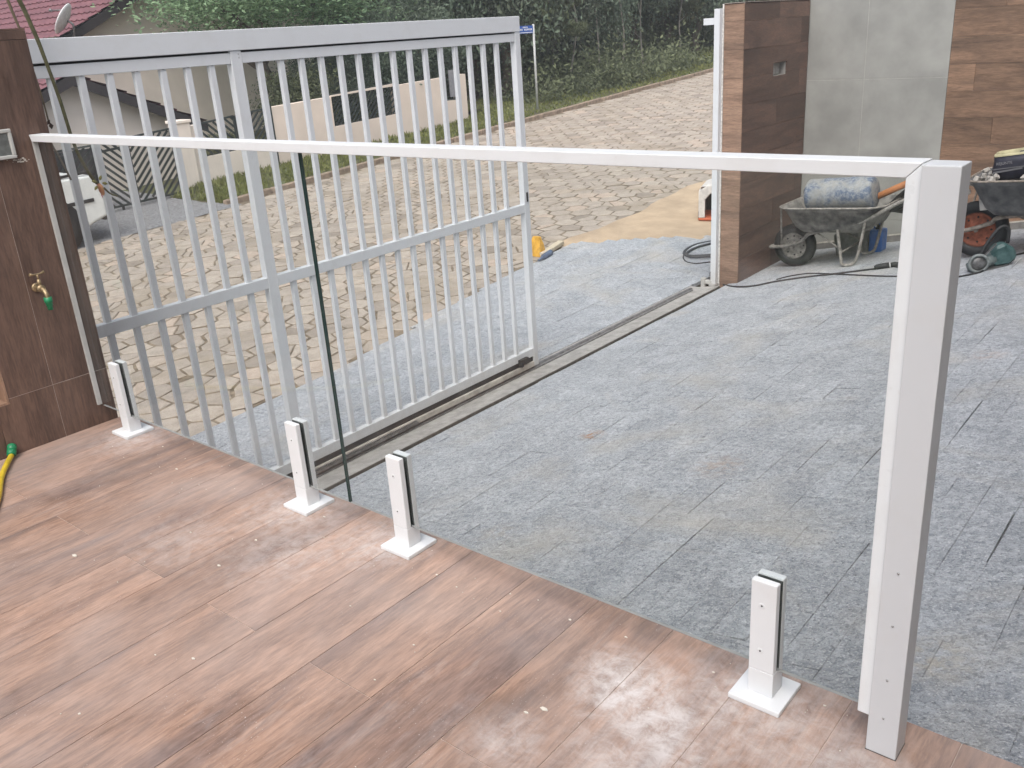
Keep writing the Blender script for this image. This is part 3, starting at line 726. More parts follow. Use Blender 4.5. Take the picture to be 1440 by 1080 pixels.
for i, (z0, z1) in enumerate(zip(zz[:-1], zz[1:])):
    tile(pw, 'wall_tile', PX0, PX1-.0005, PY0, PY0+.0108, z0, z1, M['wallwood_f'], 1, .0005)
    cut = [PY0+.0113, PY0+(.65 if i % 2 else 1.1), PY1]
    for a, b_ in zip(cut[:-1], cut[1:]):
        rs = sub_rects((a, b_, z0, z1), BOX)
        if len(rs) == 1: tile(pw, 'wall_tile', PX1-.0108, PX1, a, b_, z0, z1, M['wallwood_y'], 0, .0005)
        else:
            m = MB()
            for r in rs: m.box(PX1-.0108, PX1, r[0], r[1], r[2]+(.0005 if r[2] == z0 else 0), r[3]-(.0005 if r[3] == z1 else 0))
            m.build('wall_tile', M['wallwood_y'], pw, 0, origin=(PX1, (a+b_)/2, (z0+z1)/2))
m = MB(); m.box(PX0, PX1, PY0, PY1, PZ-.0115, PZ); m.build('capping', M['grout'], pw)
m = MB(); m.box(PX1-.069, PX1-.06, BOX[0]+.01, BOX[1]-.012, BOX[2]+.008, BOX[3]-.012); m.build('recess_back', simple('pale_recess', (.42, .42, .40), .8, var=.2, scale=40), pw)
m = MB(); m.box(PX0-.012, PX0-.001, PY0-.006, PY0+.012, -1, PZ-.004); m.build('edge_trim', simple('rough_white_filler', (.62, .60, .57), .9, var=.25, scale=50), pw)

lt = thing('latch_post', 'slim white steel latch post standing against the pillar wall', 'post', (-.19, 5.46, GZ))
m = MB(); m.box(-.212, -.1635, 5.43, 5.478, -.80, 1.40); m.build('post', M['gate'], lt, .002)
m = MB(); m.box(-.31, -.213, 5.44, 5.462, 1.285, 1.335); m.build('guide_bracket', M['gate'], lt, .002)
m = MB(); m.box(-.2115, -.168, 5.4265, 5.4295, .20, .26); m.build('strike_plate', M['steel'], lt)
m = MB(); m.box(-.30, -.262, 5.42, 5.46, -.845, -.76); m.box(-.262, -.2, 5.425, 5.455, -.81, -.775); m.build('gate_stop', simple('cement_dusty_steel', (.40, .39, .37), .8), lt, .004)
m = MB(); m.box(-.222, -.155, 5.415, 5.479, -.86, -.80); m.build('footing', M['concrete'], lt, .006)

# ================================================================== BACK WALL
BY = 6.75
bw = thing('back_wall', 'tall far wall of grey cement tiles and brown wood look planks', 'wall', (2, BY+.1, -.6))
m = MB(); m.box(-.15, 6.2, BY+.0115, BY+.2, -1.2, 2.9); m.build('core', M['plaster'], bw)
gxs = [.0185, .525, 1.2]; gzs = [-.9, -.42, .765, 1.95, 2.9]
for i, (a, b_) in enumerate(zip(gxs[:-1], gxs[1:])):
    for z0, z1 in zip(gzs[:-1], gzs[1:]): tile(bw, 'grey_tile', a, b_, BY, BY+.0108, z0, z1, M['greytile'], 1, .0012)
m = MB(); m.box(.0185, 1.2, BY+.0014, BY+.0112, .7637, .7663); m.box(.5238, .5262, BY+.0014, BY+.0112, -.9, 2.9); m.build('grout_line', simple('light_grout', (.46, .45, .42), .9), bw)
z = -1.0; i = 0
while z < 2.9:
    a = 1.2; off = (0, .37, .75, .2, .95)[i % 5]; x = 1.2; first = True
    while x < 6.2:
        e = min(x+(off if first and off > .1 else 1.2), 6.2); first = False
        tile(bw, 'plank_tile', x, e, BY, BY+.0108, z, min(z+.207, 2.9), M['wallwood_x'], 1, .0006); x = e
    z += .207; i += 1
# pale skirting edge where stone meets wall
m = MB(); m.prism([(.06, BY-.012, ramp_z(.06)-.02), (3.6, BY-.012, ramp_z(3.6)-.02), (3.6, BY-.012, ramp_z(3.6)+.055), (.06, BY-.012, ramp_z(.06)+.055)], (0, .0115, 0)); m.build('skirting', simple('grey_skirting', (.2, .19, .18), .8, var=.2), bw)
m = MB(); m.prism([(.06, BY-.014, ramp_z(.06)+.0555), (3.6, BY-.014, ramp_z(3.6)+.0555), (3.6, BY-.014, ramp_z(3.6)+.066), (.06, BY-.014, ramp_z(.06)+.066)], (0, .0135, 0)); m.build('skirting_edge', simple('pale_edge', (.5, .47, .42), .8, var=.2), bw)

# ================================================================== WHEELBARROWS AND TOOLS
tilt = math.atan(RAMP)
def metal_dirty(name, c, c2, sc=14): return simple(name, c, .75, .15, var=.3, scale=sc, c2=c2)
def wheelbarrow(base, label, tray_c, rim_c, L, Wd, Dp, H, wr, spokes=True, handle=.55, group=None, tf=.35):
    """local frame: +x points to the wheel, origin on the ground under the axle"""
    t = thing('wheelbarrow', label, 'wheelbarrow', tuple(base), (0, tilt*tf, math.pi), group); fz = .013+(-(-L+.42))*math.tan(tilt*(1-tf))
    B = lambda m, n, mt, par=t, bev=0.: m.build(n, mt, par, bev, world=False)
    # tray: open box with flared sides and rounded rim
    def ring(x0, x1, w, z, k=7):
        pts = []; r = min(.14, w*.45)
        for cx, cy, a0 in ((x1-r, w-r, 0), (x0+r, w-r, 90), (x0+r, -w+r, 180), (x1-r, -w+r, 270)):
            for j in range(k): a = math.radians(a0+90*j/(k-1)); pts.append((cx+r*math.cos(a), cy+r*math.sin(a), z))
        return pts
    xb = -L+.12
    xf = -.10; rings = [ring(xb+.18, -.02+xf, Wd*.30, H-Dp), ring(xb+.10, .03+xf, Wd*.37, H-Dp*.8), ring(xb, .115+xf, Wd*.5, H), ring(xb-.016, .131+xf, Wd*.5+.016, H+.004), ring(xb-.016, .131+xf, Wd*.5+.016, H-.008), ring(xb+.006, .109+xf, Wd*.5-.004, H-.012), ring(xb+.106, .024+xf, Wd*.37-.006, H-Dp*.8+.006), ring(xb+.186, -.026+xf, Wd*.30-.006, H-Dp+.008)]
    n = len(rings[0]); m = MB()
    order = [0, 1, 2, 4, 3, 5, 6, 7]; R_ = [rings[i] for i in order]
    vs = [p for rr in R_ for p in rr]; fs = [(i*n+k, i*n+(k+1) % n, (i+1)*n+(k+1) % n, (i+1)*n+k) for i in range(len(R_)-1) for k in range(n)]
    fs.append(tuple(range(n))); fs.append(tuple((len(R_)-1)*n+k for k in reversed(range(n))))
    m.add(vs, fs, 0, True); tray = B(m, 'tray', tray_c)
    m = MB(); m.tube(ring(xb-.016, .131+xf, Wd*.5+.016, H)+[ring(xb-.016, .131+xf, Wd*.5+.016, H)[0]], .008, 6, False); B(m, 'rim', rim_c, tray)
    # wheel
    w_ = MB(); w_.lathe([(wr*.60, -.034), (wr*.82, -.042), (wr*.97, -.030), (wr, -.012), (wr, .012), (wr*.97, .030), (wr*.82, .042), (wr*.60, .034)], (0, 0, wr), (0, 1, 0), 28, closed=True)
    wh = B(w_, 'tyre', M['dark'])
    w_ = MB(); w_.lathe([(.02, -.040), (wr*.2, -.036), (wr*.36, -.014), (wr*.52, -.018), (wr*.62, -.036), (wr*.62, .036), (wr*.52, .018), (wr*.36, .014), (wr*.2, .036), (.02, .040)], (0, 0, wr), (0, 1, 0), 26)
    rim = B(w_, 'wheel_rim', rim_c if spokes else simple('orange_wheel', (.24, .075, .04), .7, var=.4, scale=30), wh)
    for k in range(8):
        a = k*math.pi/4; m = MB(); m.lathe([(.0075, .0165), (.0075, .0205)], (wr*.44*math.cos(a), 0, wr+wr*.44*math.sin(a)), (0, 1, 0), 8); B(m, 'rim_bolt', M['dark'], wh)
    # frame tubes run from the axle under the tray to the grips
    for s in (-1, 1):
        m = MB(); y0_, y1_ = .075*s, Wd*.34*s
        m.tube(smooth_path([(.20, .06*s, wr-.01), (.06, y0_, wr+.005), (-.10, .09*s, wr+.06), (-.2, Wd*.24*s, H-Dp-.016), (xb+.32, y1_, H-Dp*.78), (xb+.12, y1_*1.15, H-.10), (xb-.12, y1_*1.15, H+.03), (xb-handle*.5, y1_*1.15, H+.10)], 5), .0155, 8)
        f_ = B(m, 'frame_tube', rim_c)
        m = MB(); m.tube([(xb-handle*.5+.02, y1_*1.15, H+.096), (xb-handle*.5-.13, y1_*1.15, H+.125)], .0195, 8); B(m, 'grip', M['dark'], f_)
        m = MB(); lx = xb+.30
        m.tube(smooth_path([(lx+.07, y1_, H-Dp*.85), (lx+.04, y1_*1.05, fz+.07), (lx+.02, y1_*1.08, fz), (lx-.06, y1_*1.08, fz+.012), (lx-.10, y1_*1.05, fz+.09), (lx-.16, y1_*1.1, H-Dp*.55)], 4), .013, 8); B(m, 'leg', rim_c)
        m = MB(); m.tube([(.10, .055*s, wr), (.135+xf, Wd*.30*s, H-.012)], .009, 6); B(m, 'front_strut', rim_c)
        m = MB(); m.tube([(-.22, Wd*.2*s, H-Dp), (lx+.03, y1_*1.05, fz+.12)], .008, 6); B(m, 'brace', rim_c)
    m = MB(); m.tube([(0, -.085, wr), (0, .085, wr)], .011, 8); m.tube([(.20, -.06, wr-.01), (.20, .06, wr-.01)], .0155, 8); B(m, 'axle', rim_c)
    m = MB(); m.tube([(xb+.34, -Wd*.36, fz+.10), (xb+.34, Wd*.36, fz+.10)], .008, 6); B(m, 'leg_crossbar', rim_c)
    return t
rustgrey = metal_dirty('cement_crusted_tray', (.10, .10, .095), (.26, .25, .23)); palegrey = metal_dirty('cement_crusted_tube', (.20, .19, .17), (.36, .34, .31), 30)
W1 = (.30, 6.02, ramp_z(.30)); wheelbarrow(W1, 'cement crusted wheelbarrow with grey wheel rim carrying a worn blue drum', rustgrey, palegrey, .94, .62, .22, .555, .185)
W2 = (1.80, 5.74, ramp_z(1.80)); wheelbarrow(W2, 'large grey wheelbarrow with orange wheel rim loaded with rubble and a black sack', metal_dirty('dark_grey_tray', (.10, .105, .11), (.19, .19, .19)), metal_dirty('rusty_tube', (.2, .17, .14), (.32, .28, .24), 30), 1.15, .70, .26, .60, .205, False)
# things in the first barrow
def ramp_axes(): return Vector((math.cos(tilt), 0, math.sin(tilt))), Vector((0, 1, 0)), Vector((-math.sin(tilt), 0, math.cos(tilt)))
AX, AY, AZ = ramp_axes()
def mb_drum():
    m_, n, b = nodes('worn_blue_drum'); P = pos(n)
    f = mapr(n, noise(n, P, 6.5, 4, .6, .6), .43, .57); f2 = mapr(n, noise(n, P, 40, 5, .7), .45, .62, 0, .8)
    c = mixc(n, f, (.10, .135, .20), (.27, .275, .265)); c = mixc(n, f2, c, (.30, .32, .33))
    n.links.new(c, b.inputs['Base Color']); b.inputs['Roughness'].default_value = .7; return m_
dr0 = Vector(at_y(1138, 273, 5.98)); dr1 = Vector(at_y(1231, 269, 5.98)); dm = (dr0+dr1)/2
drum = thing('plastic_drum', 'worn blue and white plastic drum lying in the wheelbarrow', 'drum', tuple(dm))
L_ = (dr1-dr0).length; m = MB(); rr = .135
m.lathe([(.02, 0), (rr*.86, 0), (rr*.97, .012), (rr, .035), (rr, L_*.3), (rr*1.03, L_*.32), (rr, L_*.34), (rr, L_*.66), (rr*1.03, L_*.68), (rr, L_*.7), (rr, L_-.035), (rr*.97, L_-.012), (rr*.86, L_), (.02, L_)], dr0-Vector((0, 0, .012)), (dr1-dr0), 26); m.build('shell', mb_drum(), drum)
m = MB(); dn = (dr0-dr1).normalized(); m.lathe([(.03, 0), (.03, .014), (.022, .016)], dr0-Vector((0, 0, .012))+Vector((0, -.06, .04)), dn, 14); m.build('bung', M['dark'], drum)
pa = Vector(at_y(1190, 296, 6.06)); pb = Vector(at_y(1300, 247, 6.06))
pp = thing('plastic_pipe', 'terracotta coloured plastic pipe resting across the wheelbarrow', 'pipe', tuple(pa))
m = MB(); d_ = (pb-pa).normalized(); o_ = len(m.v); pe = pb+d_*.25; m.lathe([(.026, 0), (.026, (pe-pa).length), (.022, (pe-pa).length), (.022, 0)], pa-d_*.05, d_, 16, closed=True); m.lathe([(.031, (pe-pa).length-.10), (.031, (pe-pa).length-.01), (.027, (pe-pa).length), (.027, (pe-pa).length-.10)], pa-d_*.05, d_, 16, closed=True)
m.build('tube', simple('terracotta_pvc', (.40, .16, .06), .5, var=.15), pp)
# black hose bundle hanging from the grips
hb = thing('hose_coil', 'bundle of black hose hung over the wheelbarrow grips', 'hose', tuple(at_y(1250, 290, 6.1)))
m = MB()
for k in range(4):
    a = Vector(at_y(1238+k*3, 300-k*2, 6.1+k*.03)); b_ = Vector(at_y(1300+k*3, 252+k*4, 6.1+k*.03)); md = (a+b_)/2+Vector((.03, 0, -.05-.015*k))
    m.tube(smooth_path([a, md, b_, (a+b_)/2+Vector((0, .03, .03)), a], 6), .013, 8, False)
m.build('loops', M['dark'], hb)
# blue jug and grey block below
q = on_ramp(1192, 361); jx, jy = .87, 6.38; jz = ramp_z(jx)
jg = thing('plastic_jug', 'small bright blue plastic jug standing behind the wheelbarrow legs', 'jug', (jx, jy, jz))
m = MB(); m.box(jx-.055, jx+.055, jy-.07, jy+.07, jz-.008, jz+.19); m.build('body', simple('blue_plastic', (.03, .13, .42), .45, var=.15), jg, .02, seg=3)
m = MB(); m.lathe([(.03, .18), (.02, .21), (.02, .225)], (jx, jy, jz), (0, 0, 1), 14); m.build('cap', M['dark'], jg)
m = MB(); m.tube(smooth_path([(jx-.03, jy, jz+.185), (jx-.045, jy, jz+.225), (jx+.0, jy, jz+.235), (jx+.02, jy, jz+.21)], 4), .008, 8); m.build('handle', simple('blue_plastic_handle', (.03, .13, .42), .45), jg)
bx_, by_ = .66, 6.42; bz = ramp_z(bx_)
bl = thing('cement_block', 'grey hollow cement block on the ground behind the wheelbarrow', 'block', (bx_, by_, bz))
m = MB(); m.obox((bx_, by_, bz+.09), (AX, AY, AZ), (.02, .14, .19)); m.obox(Vector((bx_, by_, bz+.09))-AX*.13, (AX, AY, AZ), (.02, .14, .19)); m.obox(Vector((bx_, by_, bz+.09))+AX*.13, (AX, AY, AZ), (.02, .14, .19))
for s in (-1, 1): m.obox(Vector((bx_, by_, bz+.09))+AY*s*.08, (AX, AY, AZ), (.281, .022, .19))
m.build('shell', simple('cement_block_grey', (.22, .22, .21), .95, var=.2, scale=30), bl, .003)

# load of the second barrow
cz = ramp_z(1.80)+.60
rb = thing('rubble_heap', 'heap of pale broken rubble piled in the large wheelbarrow', 'rubble', (1.98, 5.74, cz))
m = MB()
for k in range(150):
    x = random.uniform(1.74, 2.55); y = 5.74+random.uniform(-.26, .26); s = random.uniform(.018, .05)
    zc = cz-.01+(x-1.98)*RAMP*.35+random.uniform(-.07, .035)-.25*abs(y-5.74)**2
    ax = Euler((random.random()*3, random.random()*3, random.random()*3)).to_matrix(); m.obox((x, y, zc), (ax.col[0], ax.col[1], ax.col[2]), (s*random.uniform(.7, 1.6), s, s*random.uniform(.5, 1)))
stuff(m.build('rubble_pieces', simple('pale_rubble', (.36, .34, .31), .95, var=.3, scale=40), rb, .004))
m = MB(); m.obox((2.12, 5.74, cz-.115), (AX, AY, AZ), (.62, .40, .10)); m.build('fill', M['concrete'], rb)
p0 = Vector(at_y(1392, 250, 5.62)); bg0 = p0.x
sk = thing('mortar_sack', 'open black mortar sack with pale lettering in the large wheelbarrow', 'sack', (bg0+.2, 5.75, cz))
m = MB(); sx0, sx1, sy0_, sy1_ = bg0, bg0+.46, 5.60, 5.86
def sack_ring(z, e, w):
    pts = []
    for k in range(24):
        a = 2*math.pi*k/24; c, s = math.cos(a), math.sin(a); p_ = 6
        r = (abs(c)**p_+abs(s)**p_)**(-1/p_); x = (sx0+sx1)/2+(sx1-sx0)/2*e*r*c; y = (sy0_+sy1_)/2+(sy1_-sy0_)/2*e*r*s
        pts.append((x+w*math.sin(5*a+z*30), y+w*math.cos(7*a+z*20), z+(x-sx0)*.17))
    return pts
zs = [(cz-.03, .98, .002), (cz+.04, 1.0, .004), (cz+.09, .99, .003), (cz+.135, 1.0, .003)]
rg = [sack_ring(*z) for z in zs]; rg += [sack_ring(cz+.133, .965, .003), sack_ring(cz+.06, .95, .003)]
m.add([p for r in rg for p in r], [(i*24+k, i*24+(k+1) % 24, (i+1)*24+(k+1) % 24, (i+1)*24+k) for i in range(5) for k in range(24)]+[tuple(5*24+k for k in reversed(range(24))), tuple(range(24))], 0, True)
m.build('wrapper', simple('black_printed_wrap', (.022, .022, .035), .5, var=.3, scale=20), sk)
m = MB(); r1 = sack_ring(cz+.134, 1.012, .003); r2 = sack_ring(cz+.152, 1.0, .006); r3 = sack_ring(cz+.149, .96, .006); r4 = sack_ring(cz+.120, .955, .006)
m.add(r1+r2+r3+r4, [(i*24+k, i*24+(k+1) % 24, (i+1)*24+(k+1) % 24, (i+1)*24+k) for i in range(3) for k in range(24)], 0, True); m.build('paper_lip', simple('yellowed_paper', (.42, .39, .24), .9, var=.2, scale=20), sk)
def lettering(text, parent, M4, size, mat, name='lettering', ext=.0004):
    cu = bpy.data.curves.new('t', 'FONT'); cu.body = text; cu.size = size; cu.extrude = ext
    o = bpy.data.objects.new('t', cu); COL.objects.link(o); dg = bpy.context.evaluated_depsgraph_get(); me = bpy.data.meshes.new_from_object(o.evaluated_get(dg)); bpy.data.objects.remove(o)
    me.transform(wm(parent).inverted() @ M4); me.materials.clear(); me.materials.append(mat)
    q = bpy.data.objects.new(name, me); link(q, parent); return q
tl = math.atan(.17)
M4 = Matrix.Translation((bg0+.035, 5.5935, cz+.085)) @ Matrix.Rotation(-tl, 4, 'Y') @ Matrix.Rotation(math.pi/2, 4, 'X')
lettering('REJUNTE', sk, M4, .026, simple('pale_print', (.22, .22, .23), .8))
m = MB(); m.bar((bg0+.02, 5.594, cz+.055), (bg0+.44, 5.594, cz+.127), .003, .006); m.bar((bg0+.02, 5.594, cz+.032), (bg0+.2, 5.594, cz+.075), .003, .012); m.build('printed_band', simple('pale_print_band', (.12, .12, .13), .8), sk)

# teal saw
sp = on_ramp(1394, 376); sw = thing('power_saw', 'dusty teal hand held power saw lying on the paving', 'power saw', (sp[0], sp[1], ramp_z(sp[0])), (0, -tilt, .55))
teal = simple('teal_tool_plastic', (.02, .075, .075), .5, var=.35, scale=25, c2=(.07, .13, .13)); Bl = lambda m, n, mt, bev=0., par=None: m.build(n, mt, par or sw, bev, world=False)
m = MB(); m.lathe([(.018, -.15), (.040, -.145), (.044, -.09), (.047, -.03), (.047, .03)], (-.01, -.01, .062), (1, .1, .22), 18); Bl(m, 'motor_housing', simple('dusty_teal_motor', (.07, .11, .11), .6, var=.35, scale=25, c2=(.17, .20, .20)))
m = MB(); m.prism([(.0, -.05, .012), (.10, -.05, .006), (.155, -.05, .04), (.15, -.05, .11), (.09, -.05, .165), (.02, -.05, .15), (-.015, -.05, .09)], (0, .10, 0)); Bl(m, 'gear_housing', teal, .018)
m = MB(); m.lathe([(.008, -.002), (.062, -.002), (.062, .002), (.008, .002)], (-.10, -.075, .066), (.1, 1, 0), 26); Bl(m, 'blade', M['steel'])
m = MB(); m.lathe([(.050, -.012), (.066, -.011), (.068, .0), (.066, .011), (.050, .012)], (-.10, -.075, .07), (.1, 1, 0), 22, closed=True); Bl(m, 'blade_guard', simple('dusty_grey_guard', (.16, .18, .18), .6, var=.3, scale=30))
m = MB(); m.tube(smooth_path([(-.07, .0, .09), (-.01, .0, .18), (.06, .0, .255), (.105, .0, .27), (.13, .0, .235), (.115, .0, .15)], 5), [.012]*26, 8); Bl(m, 'handle', M['dark'])
m = MB(); m.obox((-.03, -.03, .012), ((1, .25, 0), (-.25, 1, 0), (0, 0, 1)), (.24, .10, .006)); m.obox((-.05, -.06, .115), ((1, 0, .85), (0, 1, 0), (-.85, 0, 1)), (.20, .016, .008)); Bl(m, 'base_plate', M['steel'])

# cords
def on_ground_path(px, off=.007):
    return [Vector(on_ramp(*p))+Vector((0, 0, off)) for p in px]
cord = thing('extension_cord', 'dark extension cord snaking from the pillar foot over the paving', 'cord', tuple(on_ramp(1100, 397)))
def gpath(px, off=.007):
    out = []
    for p in px:
        w = on_ramp(*p)
        if w[0] < -.06:
            w = at_z(p[0], p[1], GZ+off+.006); out.append(Vector(w))
        else: out.append(Vector((w[0], w[1], ramp_z(w[0])+off)))
    return out
m = MB(); m.tube(smooth_path(gpath([(999, 383), (1000, 390), (1010, 398), (1032, 404), (1060, 403), (1090, 397), (1130, 391), (1175, 386), (1215, 381), (1232, 379)]), 6), .007, 8); m.build('cable', M['dark'], cord)
m = MB(); m.tube(smooth_path(gpath([(1246, 377), (1258, 376), (1272, 379), (1290, 384), (1330, 392), (1374, 385), (1384, 380)], .007), 6), .0065, 8); m.build('tool_lead', M['dark'], cord)
a, b_ = gpath([(1229, 379.5), (1247, 377)], .02); m = MB(); m.lathe([(.012, 0), (.02, .02), (.023, .07), (.023, .11)], a, b_-a, 12); m.lathe([(.019, .118), (.021, .15), (.012, .19)], a, b_-a, 12); m.build('plug', M['dark'], cord)
a2 = a+(b_-a).normalized()*.109; m = MB(); m.lathe([(.0215, 0), (.0215, .010)], a2, b_-a, 12); m.build('plug_ring', simple('pale_plug', (.5, .5, .5), .5), cord)
c2_ = thing('loose_cable', 'thin loose cable lying beside the extension cord on the paving', 'cable', tuple(on_ramp(1150, 389)))
m = MB(); m.tube(smooth_path(gpath([(1092, 394), (1112, 389), (1140, 385.5), (1185, 387), (1230, 389), (1268, 390), (1300, 391)]), 6), .005, 8); m.build('cable', M['dark'], c2_)
c3 = thing('saw_cable', 'thin black cable running off behind the power saw', 'cable', tuple(on_ramp(1425, 362)))
m = MB(); m.tube(smooth_path(gpath([(1404, 366), (1418, 362), (1440, 357), (1475, 350)]), 6), .006, 8); m.build('cable', M['dark'], c3)
hc = thing('black_hose_loop', 'thick black hose loop lying on the apron behind the latch post', 'hose', (-.5, 6.4, -.85))
def apath(px, off=.016):
    return [Vector(at_z(p[0], p[1], GZ+off)) for p in px]
m = MB(); m.tube(smooth_path(apath([(1016, 338), (1000, 340), (980, 344), (967, 350), (962, 356), (968, 360), (985, 360), (1003, 358.5), (1018, 356)]), 6), .016, 8); m.tube(smooth_path(apath([(1016, 341), (1000, 342.5), (982, 347), (969, 353), (966, 358), (974, 361), (990, 361), (1014, 360)], .03), 6), .012, 8); m.build('hose', simple('black_hose', (.05, .055, .06), .6), hc)
m = MB(); m.tube(smooth_path(apath([(962, 357), (961, 363), (966, 368.5), (978, 370.5), (990, 369.5), (1001, 369), (1003, 378), (999, 384)], .008), 6), .007, 8); m.build('thin_lead', M['dark'], hc)

# white and orange crate on the sand
cb = Vector(at_z(982, 314, -.80)); cr = thing('tool_case', 'white open tool case with orange base on the sand', 'tool case', tuple(cb), (0, 0, .35))
cwh = simple('dirty_white_plastic', (.62, .59, .56), .6, var=.15, scale=20); cor = simple('orange_plastic', (.50, .12, .05), .5)
def case_panel(pts, th, name, mt): m_ = MB(); m_.prism(pts, th); return m_.build(name, mt, cr, .006, world=False)
case_panel([(0, 0, .03), (.42, 0, .03), (.42, 0, .06), (0, 0, .06)], (0, .5, 0), 'base', cor)
case_panel([(0, 0, .061), (.07, 0, .061), (.07, 0, .26), (.13, 0, .33), (.42, 0, .34), (.42, 0, .42), (.10, 0, .42), (0, 0, .36)], (0, .03, 0), 'front_frame', cwh)
case_panel([(0, .031, .061), (.02, .031, .061), (.02, .031, .40), (.0, .031, .36)], (0, .46, 0), 'side', cwh)
case_panel([(.02, .031, .40), (.42, .031, .40), (.42, .031, .425), (.10, .031, .425)], (0, .46, 0), 'lid', cwh)
case_panel([(.02, .46, .061), (.42, .46, .061), (.42, .46, .40), (.02, .46, .40)], (0, .03, 0), 'back', simple('dark_inside', (.05, .05, .055), .8))
case_panel([(-.012, .05, .0), (.03, .05, .0), (.03, .05, .13), (-.012, .05, .13)], (0, .07, 0), 'foot', simple('brown_foot', (.16, .09, .05), .8))
case_panel([(.34, .2, .426), (.42, .2, .426), (.42, .2, .49), (.36, .2, .5)], (0, .12, 0), 'orange_cap', cor)
case_panel([(.38, .0, -.0), (.42, .0, .0), (.42, .0, .03), (.38, .0, .03)], (0, .45, 0), 'rear_foot', cor)
m = MB(); m.lathe([(.02, 0), (.09, 0), (.09, .05), (.02, .06)], (.24, .40, .22), (0, -1, 0), 18); m.build('inner_drum', M['dark'], cr, world=False)
# litter by the gate end: yellow bag, white batten, blue bottle
yb = Vector((-1.98, 5.95, road_z(5.95)+.01)); yb = Vector(on_road(756, 358, .012))
ybg = thing('yellow_packet', 'crumpled yellow paper packet standing at the apron edge by the gate', 'packet', tuple(yb))
m = MB(); rng = random.Random(3)
rows = []
for iz, z in enumerate((0, .06, .12, .17, .2)):
    w, d = .07-.006*iz, .045-.007*iz; rows.append([(yb.x+sx_*w+rng.uniform(-.007, .007), yb.y+sy_*d+rng.uniform(-.007, .007), yb.z-.01+z) for sx_, sy_ in ((-1, -1), (-.3, -1.1), (.3, -.95), (1, -1), (1.05, 0), (1, 1), (.3, 1.1), (-.3, .95), (-1, 1), (-1.05, 0))])
m.add([p for r in rows for p in r], [(i*10+k, i*10+(k+1) % 10, (i+1)*10+(k+1) % 10, (i+1)*10+k) for i in range(4) for k in range(10)]+[tuple(range(40, 50)), tuple(reversed(range(10)))]); m.build('bag', simple('yellow_packet_paper', (.62, .34, .05), .7, var=.2, scale=25), ybg)
wa, wb = Vector(on_road(760, 360, .03)), Vector(on_road(789, 341, .03))
wbn = thing('timber_batten', 'short pale timber batten on the ground beside the yellow packet', 'batten', tuple(wa)); m = MB(); m.bar(wa+(wb-wa)*.1, wb, .07, .045); m.build('timber', simple('pale_timber', (.55, .48, .36), .8, scale=30), wbn, .004)
ba, bb = Vector(on_road(757, 366, .035)), Vector(on_road(775, 354.5, .035))
bt = thing('blue_bottle', 'dark blue bottle lying against the pale batten', 'bottle', tuple(ba)); m = MB(); l_ = (bb-ba).length; m.lathe([(.01, 0), (.012, l_*.15), (.012, l_*.22), (.03, l_*.36), (.032, l_*.6), (.032, l_*.95), (.02, l_)], ba, bb-ba, 14); m.build('body', simple('dark_blue_plastic', (.04, .06, .10), .35, c2=(.16, .22, .34), scale=14), bt)

# ================================================================== FAR SIDE OF THE STREET
FX = -10.35      # plane of the street wall
beige = simple('beige_render', (.74, .66, .58), .9, var=.06, scale=2.5); pinkb = simple('pinkish_render', (.70, .60, .515), .9, var=.06, scale=2.)
iron = simple('dark_green_iron', (.025, .033, .032), .6)
def fx(px, py, X=FX): p = at_x(px, py, X); return p
def wall_piece(name, label, py_, y0, y1, ztop0, ztop1, mat, holes=(), th=.16, zb=-.4):
    """street wall in plane FX between y0..y1, top height following the street; holes = (y0,y1,z0,z1)"""
    t = thing(name, label, 'wall', (FX-th/2, (y0+y1)/2, road_z((y0+y1)/2)))
    cuts = sorted(set([y0, y1]+[v for h in holes for v in h[:2]])); m = MB()
    zt = lambda y: ztop0+(ztop1-ztop0)*(y-y0)/(y1-y0)
    for a, b_ in zip(cuts[:-1], cuts[1:]):
        hs2 = [h for h in holes if h[0] <= a and h[1] >= b_]
        sl = road_z(b_)-road_z(a)
        def slab(z0a, z0b, z1a, z1b): m.prism([(FX, a, z0a), (FX, b_, z0b), (FX, b_, z1b), (FX, a, z1a)], (-th, 0, 0))
        if not hs2: slab(road_z(a)+zb, road_z(b_)+zb, zt(a), zt(b_))
        else:
            h = hs2[0]; slab(road_z(a)+zb, road_z(b_)+zb, h[2](a), h[2](b_))
            if h[3] is not None: slab(h[3](a), h[3](b_), zt(a), zt(b_))
    m.build('masonry', mat, t); return t
def slats(parent, y0, y1, z0, z1, X, direction, pitch=.07, w=.028, mat=iron, frame=True):
    """diagonal slats clipped to the quad y0..y1, z0(y)..z1(y)"""
    y_mid = (y0+y1)/2; za = lambda y: z0(y); zb = lambda y: z1(y)
    H = zb(y_mid)-za(y_mid); k = -H
    while k < (y1-y0):
        # line z = za + direction*(y - y0 - k) (45 degrees)
        pts = []
        steps = 40; seg = []
        for i in range(steps+1):
            yy = y0+k+(H+.2)*i/steps
            zz_ = za(yy)+(yy-y0-k) if direction > 0 else zb(yy)-(yy-y0-k)
            if y0 <= yy <= y1 and za(yy) <= zz_ <= zb(yy): seg.append((yy, zz_))
        if len(seg) > 2:
            m = MB(); m.bar((X, *seg[0]), (X, *seg[-1]), w, .012, (1, 0, 0)); m.build('slat', mat, parent)
        k += pitch*1.4142
    if frame:
        m = MB(); m.bar((X, y0, za(y0)), (X, y1, za(y1)), .03, .03, (1, 0, 0)); m.bar((X, y0, zb(y0)), (X, y1, zb(y1)), .03, .03, (1, 0, 0)); m.bar((X, y0, za(y0)), (X, y0, zb(y0)), .03, .03, (1, 0, 0)); m.bar((X, y1, za(y1)), (X, y1, zb(y1)), .03, .03, (1, 0, 0)); m.build('frame', mat, parent)
